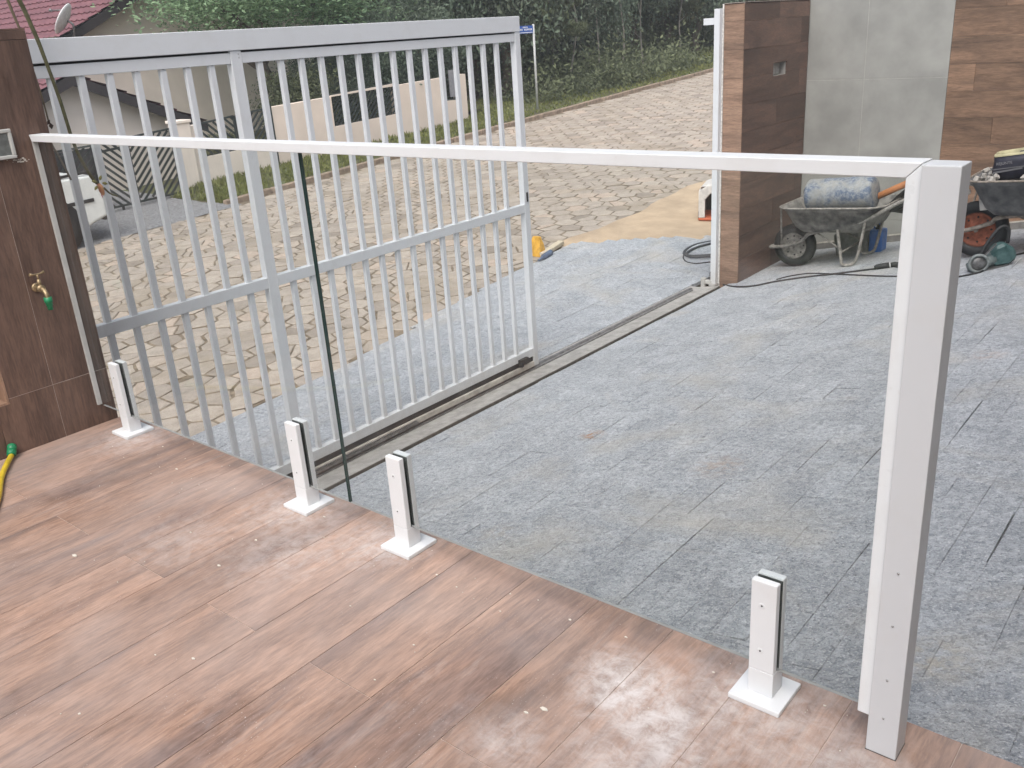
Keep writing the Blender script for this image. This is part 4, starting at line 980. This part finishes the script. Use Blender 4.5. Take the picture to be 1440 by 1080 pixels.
def lin(pa_, pb_, X):      # height line through two pixels seen on plane X
    a = at_x(*pa_, X); b_ = at_x(*pb_, X); return lambda y: a[2]+(b_[2]-a[2])*(y-a[1])/(b_[1]-a[1])
# long pinkish wall
yA = fx(389, 200)[1]; yB = fx(657, 140)[1]
tA = fx(389, 150)[2]; tB = fx(652, 104)[2]
hw = (fx(470, 170)[1], fx(559, 150)[1], lin((472, 178), (560, 160), FX), lin((468, 134), (557, 117), FX))
h2 = (fx(627, 130)[1], fx(645, 130)[1], lin((627, 142), (645, 140), FX), None)
wl = wall_piece('street_wall', 'long pinkish beige street wall with a dark lattice opening', 0, yA, yB, tA, tB, pinkb, [hw, h2])
slats(wl, hw[0], hw[1], hw[2], hw[3], FX-.06, 1, .075, .03)
m = MB(); yy0, yy1 = h2[0], h2[1]; zz0 = h2[2](yy0)
m.box(FX-.10, FX-.02, yy0, yy1, zz0, zz0+.02); m.box(FX-.10, FX-.02, yy0, yy0+.05, zz0+.02, zz0+.62); m.box(FX-.10, FX-.02, yy1-.03, yy1, zz0+.02, zz0+.62); m.build('meter_frame', iron, wl)
m = MB(); m.box(FX-.08, FX-.05, yy0+.2, yy1-.03, zz0+.06, zz0+.6); m.build('meter_pane', simple('grey_meter_pane', (.25, .25, .27), .4), wl)
# beige wall with lattice on top, and its pillar
yC = fx(257, 240)[1]; yP = fx(277, 240)[1]
h3 = (fx(283, 200)[1], fx(387, 180)[1], lin((283, 222), (392, 200), FX), lin((275, 176), (388, 150), FX))
w2 = wall_piece('low_street_wall', 'low beige street wall topped by dark chevron lattice panels', 0, yP, yA-.004, h3[3](yP)+.0, h3[3](yA), beige, [(h3[0], yA-.004, h3[2], None)])
ym = (h3[0]+h3[1])/2
slats(w2, h3[0], ym-.02, h3[2], h3[3], FX-.06, -1, .085, .034); slats(w2, ym+.02, yA-.03, h3[2], h3[3], FX-.06, 1, .085, .034)
m = MB(); m.box(FX-.1, FX+.01, yA-.028, yA-.006, road_z(yA)-.1, h3[3](yA)+.06); m.build('drain_pipe', iron, w2)
pl = thing('gate_pillar', 'beige square pillar between the lattice gate and low wall', 'pillar', (FX, (yC+yP)/2, road_z(yC)))
m = MB(); zt_ = fx(266, 172)[2]; m.box(FX-.2, FX+.06, yC, yP-.004, road_z(yC)-.3, zt_); m.build('shaft', beige, pl, .01); m = MB(); m.box(FX-.22, FX+.08, yC-.02, yP+.016, zt_, zt_+.05); m.build('cap', beige, pl, .008)
# lattice driveway gates
GXf = FX-.05
for (xa, xb_, dr, lab) in ((143, 187, -1, 'dark lattice gate leaf with falling slats next to the parked car'), (189, 250, 1, 'dark lattice gate leaf with rising slats next to the beige pillar')):
    a = at_x(xa, 250, GXf); b_ = at_x(xb_, 240, GXf)
    z0 = lin((165, 291), (255, 270), GXf); z1 = lin((150, 200), (243, 180), GXf)
    gl = thing('lattice_gate', lab, 'gate', (GXf, (a[1]+b_[1])/2, road_z(a[1]))); slats(gl, a[1], b_[1], z0, z1, GXf, dr, .085, .036)
    m = MB(); yq = (a[1]+b_[1])/2; m.bar((GXf-.02, a[1], z1(a[1])-.12), (GXf-.02, b_[1], z1(b_[1])-.12), .035, .02, (1, 0, 0)); m.build('cross_rail', iron, gl); m = MB(); m.bar((GXf, yq-.02, z0(yq)), (GXf, yq-.02, road_z(yq)), .03, .03, (1, 0, 0)); m.build('drop_foot', iron, gl)
# open leaf behind the car, lattice turned end on, and a dark sheet painting the carport's shade
a = at_x(60, 250, -10.9); b_ = at_x(141, 235, -10.9)
gl = thing('lattice_screen', 'dark lattice screen half hidden behind the white parked car', 'screen', (-10.9, (a[1]+b_[1])/2, road_z(a[1])))
slats(gl, a[1]-2.2, b_[1], lambda y: road_z(y)+.05, lin((75, 214), (133, 204), -10.9), -10.9, 1, .095, .034)
m = MB(); m.box(-11.06, -11.0, a[1]-2.2, b_[1], road_z(3.), lin((75, 214), (133, 204), -10.9)(a[1])-.02); m.build('shade_sheet', simple('carport_shade', (.05, .05, .058), .8), gl)

# houses
roofm = None
def roof_mat():
    m_, n, b = nodes('red_roof_tiles'); P = pos(n)
    c = ramp(n, noise(n, P, 3, 6, .7), [(.3, (.10, .042, .05)), (.55, (.17, .068, .08)), (.75, (.21, .095, .10))])
    n.links.new(c, b.inputs['Base Color']); b.inputs['Roughness'].default_value = .6; return m_
roofm = roof_mat(); fascia = simple('dark_fascia', (.03, .024, .026), .7)
def gable_house(name, label, Xf, Xb, yap, zap, yl, yr, slope_l, slope_r, zbase, wall_m, over=.35):
    """gable faces +X at Xf; apex (yap,zap); roof falls to yl and yr"""
    t = thing(name, label, 'house', (Xf, yap, zbase))
    zl = zap-slope_l*(yap-yl); zr = zap-slope_r*(yr-yap)
    m = MB(); m.prism([(Xf, yl, zbase), (Xf, yr, zbase), (Xf, yr, zr-.06), (Xf, yap, zap-.06), (Xf, yl, zl-.06)], (Xb-Xf, 0, 0)); m.build('wall', wall_m, t)
    for nm, sgn, ye, sl in (('roof', -1, yl, slope_l), ('roof', 1, yr, slope_r)):
        # corrugated tile surface: courses step down the slope, rolls run down it
        ye2 = ye+sgn*over; Ls = math.hypot(ye2-yap, sl*abs(ye2-yap)); nC = int(Ls/.32); nR = int((Xf+over-Xb)/.075)
        vs = []; m = MB()
        nrm = Vector((0, sgn*sl, 1)).normalized()
        for i in range(nC):
            for e in (0, 1):
                u = (i+e)/nC; y = yap+(ye2-yap)*u; z = zap-sl*abs(y-yap); lift = .012+.030*(e)
                for k in range(nR+1):
                    x = Xf+over-k*.075; o = lift+.022*(1 if k % 3 == 0 else 0)
                    vs.append(Vector((x, y, z))+nrm*o)
        W1_ = nR+1
        for i in range(nC*2-1):
            for k in range(nR): m.f.append((i*W1_+k, i*W1_+k+1, (i+1)*W1_+k+1, (i+1)*W1_+k)); m.mi.append(0); m.sm.append(False)
        m.v = [tuple(p) for p in vs]; r = m.build('roof_tiles', roofm, t)
        f = MB(); f.prism([(Xf+over-.03, yap, zap-.16), (Xf+over-.03, ye2, zap-sl*abs(ye2-yap)-.16), (Xf+over-.03, ye2, zap-sl*abs(ye2-yap)+.01), (Xf+over-.03, yap, zap+.01)], (.04, 0, 0)); f.build('fascia', fascia, r)
        f = MB(); f.prism([(Xf-.02, yap, zap-.05), (Xf-.02, ye2, zap-sl*abs(ye2-yap)-.05), (Xf-.02, ye2, zap-sl*abs(ye2-yap)+.005), (Xf-.02, yap, zap+.005)], (over, 0, 0)); f.build('soffit', fascia, r)
    return t
# main house: rake seen from (90,52) up to (172,0)
XM = -15.0; e0 = at_x(88, 54, XM+.35); e1 = at_x(172, 0, XM+.35); slm = (e1[2]-e0[2])/(e1[1]-e0[1])
yap = e0[1]+3.6; zap = e0[2]+slm*3.6
gable_house('house', 'beige two storey house with red tiled roof and a satellite dish', XM, -24, yap, zap, e0[1]+.35, yap+3.4, slm, slm, road_z(6)-.3, beige)
# lower annex: apex near (92,108), right rake to (290,170)
XA = -12.6; a0 = at_x(100, 106, XA+.3); a1 = at_x(288, 172, XA+.3); sla = (a0[2]-a1[2])/(a1[1]-a0[1])
gable_house('house_annex', 'low beige carport building with dark sloping gable edge', XA, -14.9, a0[1], a0[2], a0[1]-2.6, a1[1]-.25, sla, sla, road_z(5)-.3, simple('grey_beige_render', (.66, .59, .53), .9, var=.05, scale=2), .3)
# satellite dish on the eave corner
dc = Vector(at_x(94, 29, XM+.5)); ds = thing('satellite_dish', 'white oval satellite dish on the corner of the red roof', 'satellite dish', tuple(dc))
ax = (Vector(_r)*-.86+Vector(_u)*.42-Vector(_fw)*.27).normalized(); m = MB(); m.lathe([(.0, .0)]+[(.30*k/6, .075*(k/6)**2) for k in range(1, 7)]+[(.30*k/6, .075*(k/6)**2-.012) for k in range(6, 0, -1)]+[(.0, -.012)], dc, ax, 26)
ax_u = ax.orthogonal(); dd_ = m.build('dish', simple('dish_white', (.8, .8, .8), .5), ds)
m = MB(); foot = dc+Vector((-.1, .05, -.48)); m.tube(smooth_path([dc-ax*.01, dc-ax*.12-Vector((0, 0, .05)), foot], 5), .022, 8); m.build('mast', M['steel'], ds)
m = MB(); m.tube([dc-ax_u*.25+ax*.05, dc+ax*.30-ax_u*.04], .01, 6); m.lathe([(.02, 0), (.03, .05)], dc+ax*.28-ax_u*.04, ax, 10); m.build('feed_arm', M['steel'], ds)
# far red roof seen over the gate, with its white finial
fr0 = at_x(545, 31, -30); fr1 = at_x(640, 24, -30)
fh = thing('far_house', 'distant house with red tiled roof just above the gate top', 'house', tuple(at_x(600, 40, -30)))
m = MB(); yl_, yr_ = fr0[1]-1.5, fr1[1]+.4; zt1 = fr1[2]+.12
m.box(-34, -30.4, yl_, yr_, zt1-4.5, zt1-1.0); m.build('wall', simple('far_pale_wall', (.45, .38, .34), .9), fh)
m = MB(); m.prism([(-29.9, yl_-.3, zt1-1.0), (-32.2, yl_-.3, zt1), (-34.5, yl_-.3, zt1-1.0), (-32.2, yl_-.3, zt1-.12)], (0, yr_-yl_+.6, 0)); rf_ = m.build('roof', roofm, fh)
wf = Vector(at_x(652, 21, -32.2)); m = MB(); m.lathe([(.12, -.5), (.1, 0), (.16, .02), (.2, .14), (.14, .26), (.03, .3)], (-32.2, wf.y, wf.z-.1), (0, 0, 1), 14); m.build('white_vent', simple('vent_white', (.8, .8, .8), .5), rf_)

# parked car (long side along the street); rear quarter shows beside the tap wall
cx0 = -8.62; rear = Vector(at_x(160, 300, cx0)); ry = rear.y; cz0 = road_z(ry-1.9)
car = thing('parked_car', 'white pickup parked on the street beyond the gate', 'pickup', (cx0-.8, ry-2, cz0-.005), (math.atan(RB), 0, 0))
paint = simple('white_car_paint', (.72, .73, .71), .25, var=.03, scale=3); trim = M['dark']
def prof_section(f):      # body outline in (y,z) from rear(0) to front, local y runs 1.95 (rear) .. -1.95
    return f
Bc = lambda m, n, mt, par=car, bev=0., seg=1: m.build(n, mt, par, bev, world=False, seg=seg)
sections = [(.80, 0), (.815, .0), (.79, .0)]
outline = [(1.95, .32), (1.97, .50), (1.93, .72), (1.86, .88), (1.2, .91), (-.6, .91), (-1.55, .80), (-1.93, .62), (-1.97, .42), (-1.93, .28), (-1.6, .22), (1.6, .22)]
m = MB(); hw_ = .80
rows_ = []
for xs_, ins in ((-hw_, .05), (-hw_+.05, 0), (hw_-.05, 0), (hw_, .05)):
    rows_.append([(xs_, y*(1-ins*.35), z+(ins*.4 if z < .4 else -ins*.3 if z > .8 else 0)) for y, z in outline])
n_ = len(outline); m.add([p for r in rows_ for p in r], [(i*n_+k, i*n_+(k+1) % n_, (i+1)*n_+(k+1) % n_, (i+1)*n_+k) for i in range(3) for k in range(n_)]+[tuple(range(n_)), tuple(3*n_+k for k in reversed(range(n_)))])
body = Bc(m, 'body', paint, car, .02, 2)
cab = [(.42, .90), (.40, 1.2), (.32, 1.38), (.2, 1.43), (-.2, 1.43), (-.5, 1.36), (-1.1, .905)]
m = MB(); rows_ = [[(s*(hw_-.06-.16*max(0, z-.9)/.53), y, z) for y, z in cab] for s in (-1, 1)]; n_ = len(cab)
m.add(rows_[0]+rows_[1], [(k, (k+1) % n_, n_+(k+1) % n_, n_+k) for k in range(n_)]+[tuple(range(n_)), tuple(n_+k for k in reversed(range(n_)))]); Bc(m, 'cabin', paint, car, .02, 2)
glassd = simple('tinted_car_glass', (.025, .027, .03), .12)
for s in (-1, 1):
    xw = lambda z: s*(hw_-.057-.16*max(0, z-.9)/.53)
    for pts in ([(.30, .95), (.28, 1.2), (.22, 1.36), (-.2, 1.37), (-.42, 1.30), (-.85, .95)],):
        m = MB(); m.prism([(xw(z)-s*.004, y, z) for y, z in pts], (s*.012, 0, 0)); Bc(m, 'side_window', glassd)
    m = MB(); m.box(min(s*(hw_-.004), s*(hw_+.014)), max(s*(hw_-.004), s*(hw_+.014)), -1.35, 1.80, .545, .59); Bc(m, 'side_moulding', trim)
    m = MB(); m.box(min(s*(hw_-.06), s*(hw_-.03)), max(s*(hw_-.06), s*(hw_-.03)), .44, 1.84, .905, .94); Bc(m, 'bed_rail', M['dark'])
    m = MB(); m.box(min(s*(hw_-.11), s*(hw_+.004)), max(s*(hw_-.11), s*(hw_+.004)), 1.925, 1.968, .56, .74); Bc(m, 'tail_light', simple('red_lens', (.35, .02, .02), .2), body, .01)
    m = MB(); m.box(min(s*(hw_-.25), s*(hw_-.01)), max(s*(hw_-.25), s*(hw_-.01)), -1.94, -1.82, .55, .70); Bc(m, 'headlight', simple('clear_lens', (.6, .6, .6), .1), body, .01)
    m = MB(); m.box(min(s*hw_, s*(hw_+.02)), max(s*hw_, s*(hw_+.02)), -.02, .12, .76, .785); Bc(m, 'door_handle', trim, body)
    for y in (1.22, -1.25):
        m = MB(); m.lathe([(.36, -.01), (.36, .004)], (s*(hw_+.001), y, .32), (s, 0, 0), 24); Bc(m, 'wheel_arch', trim, body)
        m = MB(); m.lathe([(.17, -.09), (.27, -.095), (.295, -.07), (.295, .07), (.27, .095), (.17, .09)], (s*(hw_-.085), y, .29), (s, 0, 0), 26, closed=True); w_ = Bc(m, 'tyre', trim)
        m = MB(); m.lathe([(.03, .05), (.10, .06), (.175, .085), (.175, -.06), (.02, -.06)], (s*(hw_-.085), y, .29), (s, 0, 0), 22); Bc(m, 'wheel_rim', M['steel'], w_)
m = MB(); m.box(-.74, .74, 1.90, 2.02, .26, .50); Bc(m, 'rear_bumper', simple('grey_bumper', (.06, .062, .066), .6), car, .03, 2)
m = MB(); m.box(-.74, .74, -2.03, -1.90, .26, .48); Bc(m, 'front_bumper', simple('grey_bumper2', (.06, .062, .066), .6), car, .03, 2)

# street sign
sg = Vector(on_road(756, 154)); sg = Vector(at_x(756, 154, -9.7)); top = at_x(745.5, 36, -9.7)
ss = thing('street_sign', 'slim grey pole with a blue street name sign at its top', 'street sign', (-9.7, sg.y, sg.z))
m = MB(); m.tube([(-9.7, sg.y, sg.z-.1), (-9.7, sg.y, top[2]+.03)], .026, 10); m.build('pole', simple('grey_pole', (.42, .43, .42), .5), ss)
pz0, pz1 = at_x(742, 47, -9.7)[2], at_x(742, 36, -9.7)[2]; m = MB(); m.box(-9.71, -9.69, sg.y-.62, sg.y-.03, pz0, pz1); pnl = m.build('plate', simple('sign_blue', (.02, .09, .38), .4, var=.05), ss)
wht = simple('sign_white', (.75, .75, .75), .5); m = MB(); hh = pz1-pz0
m.box(-9.6895, -9.688, sg.y-.60, sg.y-.05, pz0+hh*.08, pz0+hh*.16)
for k in range(11):
    y = sg.y-.57+k*.047
    if k in (4,): continue
    m.box(-9.6895, -9.688, y, y+.028, pz0+hh*(.40 if k % 3 else .36), pz0+hh*.62)
for k in range(4): m.box(-9.6895, -9.688, sg.y-.38+k*.045, sg.y-.355+k*.045, pz0+hh*.70, pz0+hh*.88)
m.build('faint_lettering', wht, pnl)

# ================================================================== VEGETATION
bark = simple('grey_brown_bark', (.11, .085, .065), .95, var=.35, scale=9, bmp=.6, bscale=25)
leafA = leaf_mat('dark_forest_leaf', (.065, .09, .070), (.20, .245, .175)); leafB = leaf_mat('mid_green_leaf', (.12, .19, .11), (.31, .43, .25)); leafC = leaf_mat('olive_leaf', (.075, .09, .055), (.20, .225, .125))
def crown_mesh(name, seed, nclump, nleaf, mat, flat=1., lsize=.085):
    rg_ = np.random.default_rng(seed); V = []; T_ = []
    for c in range(nclump):
        d = rg_.normal(size=3); d /= np.linalg.norm(d); r = rg_.uniform(.25, 1.)**.55*rg_.uniform(.75, 1.12); cc = d*r; cc[2] *= flat
        if cc[2] < -.62: cc[2] *= .55
        sp_ = rg_.uniform(.10, .24); tn = rg_.uniform(0, .75)
        nl = int(nleaf*rg_.uniform(.5, 1.3)); P_ = cc+rg_.normal(size=(nl, 3))*sp_*np.array([1, 1, .7])
        a = rg_.normal(size=(nl, 3)); a /= np.linalg.norm(a, axis=1)[:, None]; b = rg_.normal(size=(nl, 3)); b = np.cross(a, b); b /= np.linalg.norm(b, axis=1)[:, None]
        s_ = rg_.uniform(.5, 1.1, size=(nl, 1))*lsize
        V.append(np.stack([P_-a*s_, P_+b*s_*.42, P_+a*s_, P_-b*s_*.42], 1)); T_.append(np.repeat(np.clip(tn+rg_.normal(0, .14, nl), 0, 1), 4))
    V = np.concatenate(V); n4 = len(V); me = bpy.data.meshes.new(name)
    me.from_pydata(V.reshape(-1, 3).tolist(), [], np.arange(n4*4).reshape(-1, 4).tolist()); me.materials.append(mat)
    at = me.attributes.new('tone', 'FLOAT', 'POINT'); at.data.foreach_set('value', np.concatenate(T_).astype(np.float32)); return me
def trunk_mesh(name, seed):
    """unit tree: trunk from z=0 to about z=1, limbs reaching into a crown centred at z=1 with radius .6"""
    r = random.Random(seed); m = MB()
    pts = [Vector((0, 0, -.1))]; 
    for k in range(1, 7): pts.append(Vector((r.uniform(-.03, .03)*k, r.uniform(-.03, .03)*k, k*.16)))
    m.tube(smooth_path(pts, 3), [.055*(1-.72*i/18) for i in range(19)], 8)
    for k in range(7):
        z = r.uniform(.42, .92); a = r.uniform(0, 6.28); b0 = Vector((0, 0, z)); i = min(int(z/.16), 5); b0 = pts[i].lerp(pts[i+1], (z-i*.16)/.16) if i < 6 else b0
        e = b0+Vector((math.cos(a)*.38, math.sin(a)*.38, r.uniform(.15, .42))); md = (b0+e)/2+Vector((0, 0, -.04))
        m.tube(smooth_path([b0, md, e], 4), [.022*(1-.1*j) for j in range(9)], 6)
    me_o = m.build(name, bark, None); me = me_o.data; bpy.data.objects.remove(me_o); return me
crowns = {'A': [crown_mesh('crown_a%d' % i, 20+i, 140, 150, leafA, .95, .042) for i in range(3)], 'B': [crown_mesh('crown_b%d' % i, 40+i, 170, 220, leafB, .8, .027) for i in range(2)], 'C': [crown_mesh('crown_c%d' % i, 60+i, 105, 110, leafC, 1.05, .05) for i in range(2)]}
trunks = [trunk_mesh('trunk_mesh%d' % i, i) for i in range(3)]
def tree(name, label, base, h, r, kind, group=None, seed=0, rz_=1.0, cz_=.62):
    t = thing(name, label, 'tree', tuple(base), group=group); rr_ = random.Random(seed)
    o = bpy.data.objects.new('trunk', trunks[seed % 3]); link(o, t); o.scale = (h*.62, h*.62, h*.62); o.rotation_euler = (0, 0, rr_.random()*6)
    c = bpy.data.objects.new('crown', crowns[kind][seed % len(crowns[kind])]); link(c, t); c.location = (0, 0, h*cz_); c.scale = (r, r*rr_.uniform(.9, 1.1), r*rz_); c.rotation_euler = (0, 0, rr_.random()*6.28)
    return t
# big garden tree behind the wall
b = at_x(375, 150, -12.8); bt_ = tree('garden_tree', 'broad light green tree rising behind the house and street wall', (-12.8, b[1]+.35, road_z(b[1])), 4.3, 2.55, 'B', None, 0, .62, .80)
b = at_x(520, 60, -15.5); tree('garden_tree', 'bright green rounded tree beside the broad garden tree', (-15.5, b[1], road_z(b[1])), 5.6, 2.6, 'B', None, 1, .9, .62)
b = at_x(300, 60, -19.); tree('garden_tree', 'tall mid green tree behind the beige house wall', (-20., b[1]+3, road_z(b[1])), 8.5, 3.6, 'B', None, 2, .9, .66)
b = at_x(5, 10, -40.); tree('distant_tree', 'dark distant tree past the red roof', (-40., b[1]-.5, -1), 8.6, 3.4, 'A', None, 3, .8, .6)
# hedge-like shrubs inside the wall
k = 0
for px, X, h, r, kd, lb in ((415, -11.6, 1.5, .75, 'C', 'olive shrub just inside the long street wall'), (455, -11.9, 1.7, .9, 'A', 'dark shrub behind the lattice opening'), (520, -12., 2.2, 1.1, 'A', 'dark shrub leaning over the long street wall'), (585, -12.2, 2.6, 1.2, 'A', 'dark tall shrub behind the end of the street wall'), (300, -11.3, .8, .3, 'C', 'thin leafy shrub against the beige house wall')):
    b = at_x(px, 130, X); tree('shrub', lb, (X, b[1], road_z(b[1])), h, r, kd, None, 10+k, 1., .62); k += 1
# forest edge along the far side of the street and up the slope
rf2 = random.Random(11); k = 0
lbls = {'A': 'dark green tree in the forest edge across the street', 'C': 'olive green tree in the forest edge across the street', 'B': 'mid green tree in the forest edge across the street'}
spots = []
for px in range(560, 1075, 34):
    for X, hh_ in ((-12.6, 4.6), (-16.5, 7), (-23, 10)):
        spots.append((px+rf2.uniform(-14, 14)+(17 if X == -16.5 else 0), X+rf2.uniform(-.9, .9), hh_*rf2.uniform(.85, 1.2)))
for px in range(180, 560, 60): spots.append((px+rf2.uniform(-15, 15), -30+rf2.uniform(-3, 3), 12*rf2.uniform(.9, 1.15)))
for px, X, h in spots:
    b = at_x(px, 60, X)
    if X > -14 and px < 640: continue
    if b[1] > 75: continue
    kd = rf2.choice('AAAACAC' if px > 560 else 'AABC')
    z = max(verge_z(X, b[1]) if X > -12.4 else terrain_z(X, b[1]), road_z(b[1])-.1)
    row_ = ' right behind the verge' if X > -14.5 else ' in the second row' if X > -19.5 else ' high up at the back'
    tree('forest_tree', lbls[kd].replace(' in the forest edge across the street', row_+' of the forest across the street'), (X, b[1], z), h, h*rf2.uniform(.30, .4), kd, {'A': 'dark forest trees', 'C': 'olive forest trees', 'B': 'mid green forest trees'}[kd]+row_, 30+k, rf2.uniform(1.1, 1.45), rf2.uniform(.5, .6)); k += 1
pale = simple('pale_bark', (.19, .175, .155), .9, var=.3, scale=8); rs3 = random.Random(5)
for px, X, hh_ in ((800, -10.9, 3.2), (838, -11.4, 3.6), (872, -11.2, 3.4), (905, -11.3, 3.0), (955, -11.6, 3.6), (780, -11.5, 3.4), (690, -11.8, 3.5)):
    b = at_x(px, 120, X); z0_ = terrain_z(X, b[1])-.1; y = b[1]; q = [Vector((X, y, z0_))]
    for j in range(1, 6): q.append(q[-1]+Vector((rs3.uniform(-.10, .10), rs3.uniform(-.12, .12), hh_/5)))
    t = thing('sapling', 'slender pale stemmed sapling standing at the forest edge', 'sapling', (X, y, z0_), group='pale stemmed saplings at the forest edge')
    m = MB(); sp_ = smooth_path(q, 4); m.tube(sp_, [.032*(1-.75*i/len(sp_)) for i in range(len(sp_))], 7)
    m.build('stem', pale, t)
    for j in (2, 3, 4):
        m = MB(); e = q[j]+Vector((rs3.uniform(-.5, .5), rs3.uniform(-.6, .6), rs3.uniform(.3, .7))); m.tube(smooth_path([q[j], (q[j]+e)/2+Vector((0, 0, -.05)), e], 4), [.012-.001*i for i in range(9)], 6); m.build('branch', pale, t)
        c = bpy.data.objects.new('leaf_spray', crowns['C'][j % 2]); link(c, t); c.location = e-Vector((X, y, z0_)); c.scale = (.30, .34, .20); c.rotation_euler = (0, 0, j+px)
# undergrowth mass
und = []
V = []; T_ = []
for k in range(420):
    px = rf2.uniform(655, 1040); X = -9.9-rf2.random()**1.3*6; b = at_x(px, 120, X)
    if b[1] > 60 or (px < 672 and X > -11): continue
    z = terrain_z(X, b[1])+.1; s = rf2.uniform(.25, .75); nl = 110
    if (b[1] > 24 or b[1] < 16) and X > -11.8: continue
    P_ = RNG.normal(size=(nl, 3))*np.array([s*.6, s*.6, s*.55])+np.array([X, b[1], z+s*.7]); a = RNG.normal(size=(nl, 3)); a /= np.linalg.norm(a, axis=1)[:, None]; bb_ = np.cross(a, RNG.normal(size=(nl, 3))); bb_ /= np.linalg.norm(bb_, axis=1)[:, None]; l = RNG.uniform(.035, .085, (nl, 1))
    V.append(np.stack([P_-a*l, P_+bb_*l*.4, P_+a*l, P_-bb_*l*.4], 1)); T_.append(np.repeat(np.clip(rf2.uniform(0, .8)+RNG.normal(0, .1, nl), 0, 1), 4))
V = np.concatenate(V); me = bpy.data.meshes.new('undergrowth'); me.from_pydata(V.reshape(-1, 3).tolist(), [], np.arange(len(V)*4).reshape(-1, 4).tolist()); me.materials.append(leafC)
at = me.attributes.new('tone', 'FLOAT', 'POINT'); at.data.foreach_set('value', np.concatenate(T_).astype(np.float32)); o = bpy.data.objects.new('undergrowth', me); link(o); tag(o, 'tangled dark undergrowth along the foot of the forest edge', 'undergrowth', None, 'stuff')

# flowering stalks arching over the tap wall, in front of the gate
stalk = simple('olive_stalk', (.10, .095, .045), .7, var=.3, scale=30); XS = -.255
s1 = [Vector((-.24, -.9, -.86)), Vector((-.24, -.75, .6)), Vector((XS, -.42, 1.75)), Vector(at_x(-20, -60, XS)), Vector(at_x(22, -8, XS)), Vector(at_x(48, 45, XS)), Vector(at_x(62, 80, XS)), Vector(at_x(84, 140, XS)), Vector(at_x(105, 205, XS)), Vector(at_x(126, 245, XS)), Vector(at_x(137, 258, XS))]
st = thing('flower_stalk', 'long drooping green plant stalk with a reddish bud hanging before the gate', 'plant', tuple(s1[0]))
sp1 = smooth_path(s1, 6); m = MB(); m.tube(sp1, [.011-.0045*min(i/40, 1) for i in range(len(sp1))], 8); m.build('stem', stalk, st)
a = Vector(at_x(139, 258, XS)); m = MB()
for k in range(5):
    an = k*1.25; m.lathe([(.001, 0), (.0055, .006), (.006, .013), (.001, .022)], a+Vector((.004, math.cos(an)*.012, math.sin(an)*.012)), (0.1, math.cos(an), math.sin(an)-.3), 8)
m.build('sepals', simple('olive_sepal', (.25, .24, .08), .7), st)
b_ = Vector(at_x(146, 275, XS)); m = MB(); l_ = (b_-a).length; m.lathe([(.004, 0), (.010, l_*.25), (.011, l_*.55), (.007, l_*.85), (.002, l_)], a, b_-a, 12); m.build('bud', simple('coral_bud', (.50, .13, .09), .5, var=.3, scale=40, c2=(.65, .33, .16)), st)
m = MB(); m.tube(smooth_path([Vector(at_x(146, 264, XS)), Vector(at_x(155, 272, XS)), Vector(at_x(166, 276, XS))], 4), [.004]*8+[.001], 6); m.build('tendril', stalk, st)
s2 = [Vector((-.22, -1.1, -.86)), Vector((-.22, -.95, .8)), Vector((-.22, -.55, 1.75)), Vector(at_x(-14, -50, -.22)), Vector(at_x(8, -6, -.22)), Vector(at_x(18, 18, -.22)), Vector(at_x(28, 42, -.22)), Vector(at_x(36, 66, -.22)), Vector(at_x(60, 140, -.22)), Vector(at_x(68, 170, -.22))]
st2 = thing('dry_stalk', 'thin dry stalk drooping behind the top of the tap wall', 'plant', tuple(s2[0])); m = MB(); pth = smooth_path(s2, 6); m.tube(pth, [.008-.005*min(i/50, 1) for i in range(len(pth))], 7); m.build('stem', simple('dry_stalk_brown', (.14, .11, .07), .8), st2)
m = MB()
for (u0, u1) in (((70, 172), (73, 182)), ((66, 176), (70, 168))):
    p0_ = Vector(at_x(*u0, -.22)); p1_ = Vector(at_x(*u1, -.22)); dv = p1_-p0_; sdv = Vector((0, dv.z, -dv.y)).normalized()*.008
    m.add([p0_, (p0_+p1_)/2+sdv, p1_, (p0_+p1_)/2-sdv+Vector((.006, 0, 0))], [(0, 1, 2), (0, 2, 3)])
m.build('withered_leaf', simple('withered_leaf', (.07, .045, .035), .9), st2)
st3 = thing('grey_blade', 'long dry grey leaf blade hanging between tap wall and gate', 'plant', tuple(at_x(90, 235, -.25)))
m = MB(); q0, q1, q2 = Vector(at_x(68, 190, -.25)), Vector(at_x(82, 218, -.25)), Vector(at_x(100, 253, -.25)); pth = smooth_path([s2[-3]+Vector((-.03, 0, 0)), q0, q1, q2], 5)
m.tube(pth, [.004]*len(pth), 6); m.build('blade', simple('grey_leaf', (.20, .18, .15), .9), st3)

# ================================================================== AIR
hm = bpy.data.materials.new('haze_air'); hm.use_nodes = True; hn = hm.node_tree; hn.nodes.remove(hn.nodes['Principled BSDF'])
pv = hn.nodes.new('ShaderNodeVolumePrincipled'); pv.inputs['Color'].default_value = (.86, .93, 1, 1); pv.inputs['Density'].default_value = .0021; pv.inputs['Anisotropy'].default_value = .2
hn.links.new(pv.outputs[0], hn.nodes['Material Output'].inputs['Volume'])
m = MB(); m.box(-168, 168, -168, 168, -14, 24); o = stuff(m.build('haze', hm)); tag(o, 'thin pale haze filling the air over the street', 'haze')
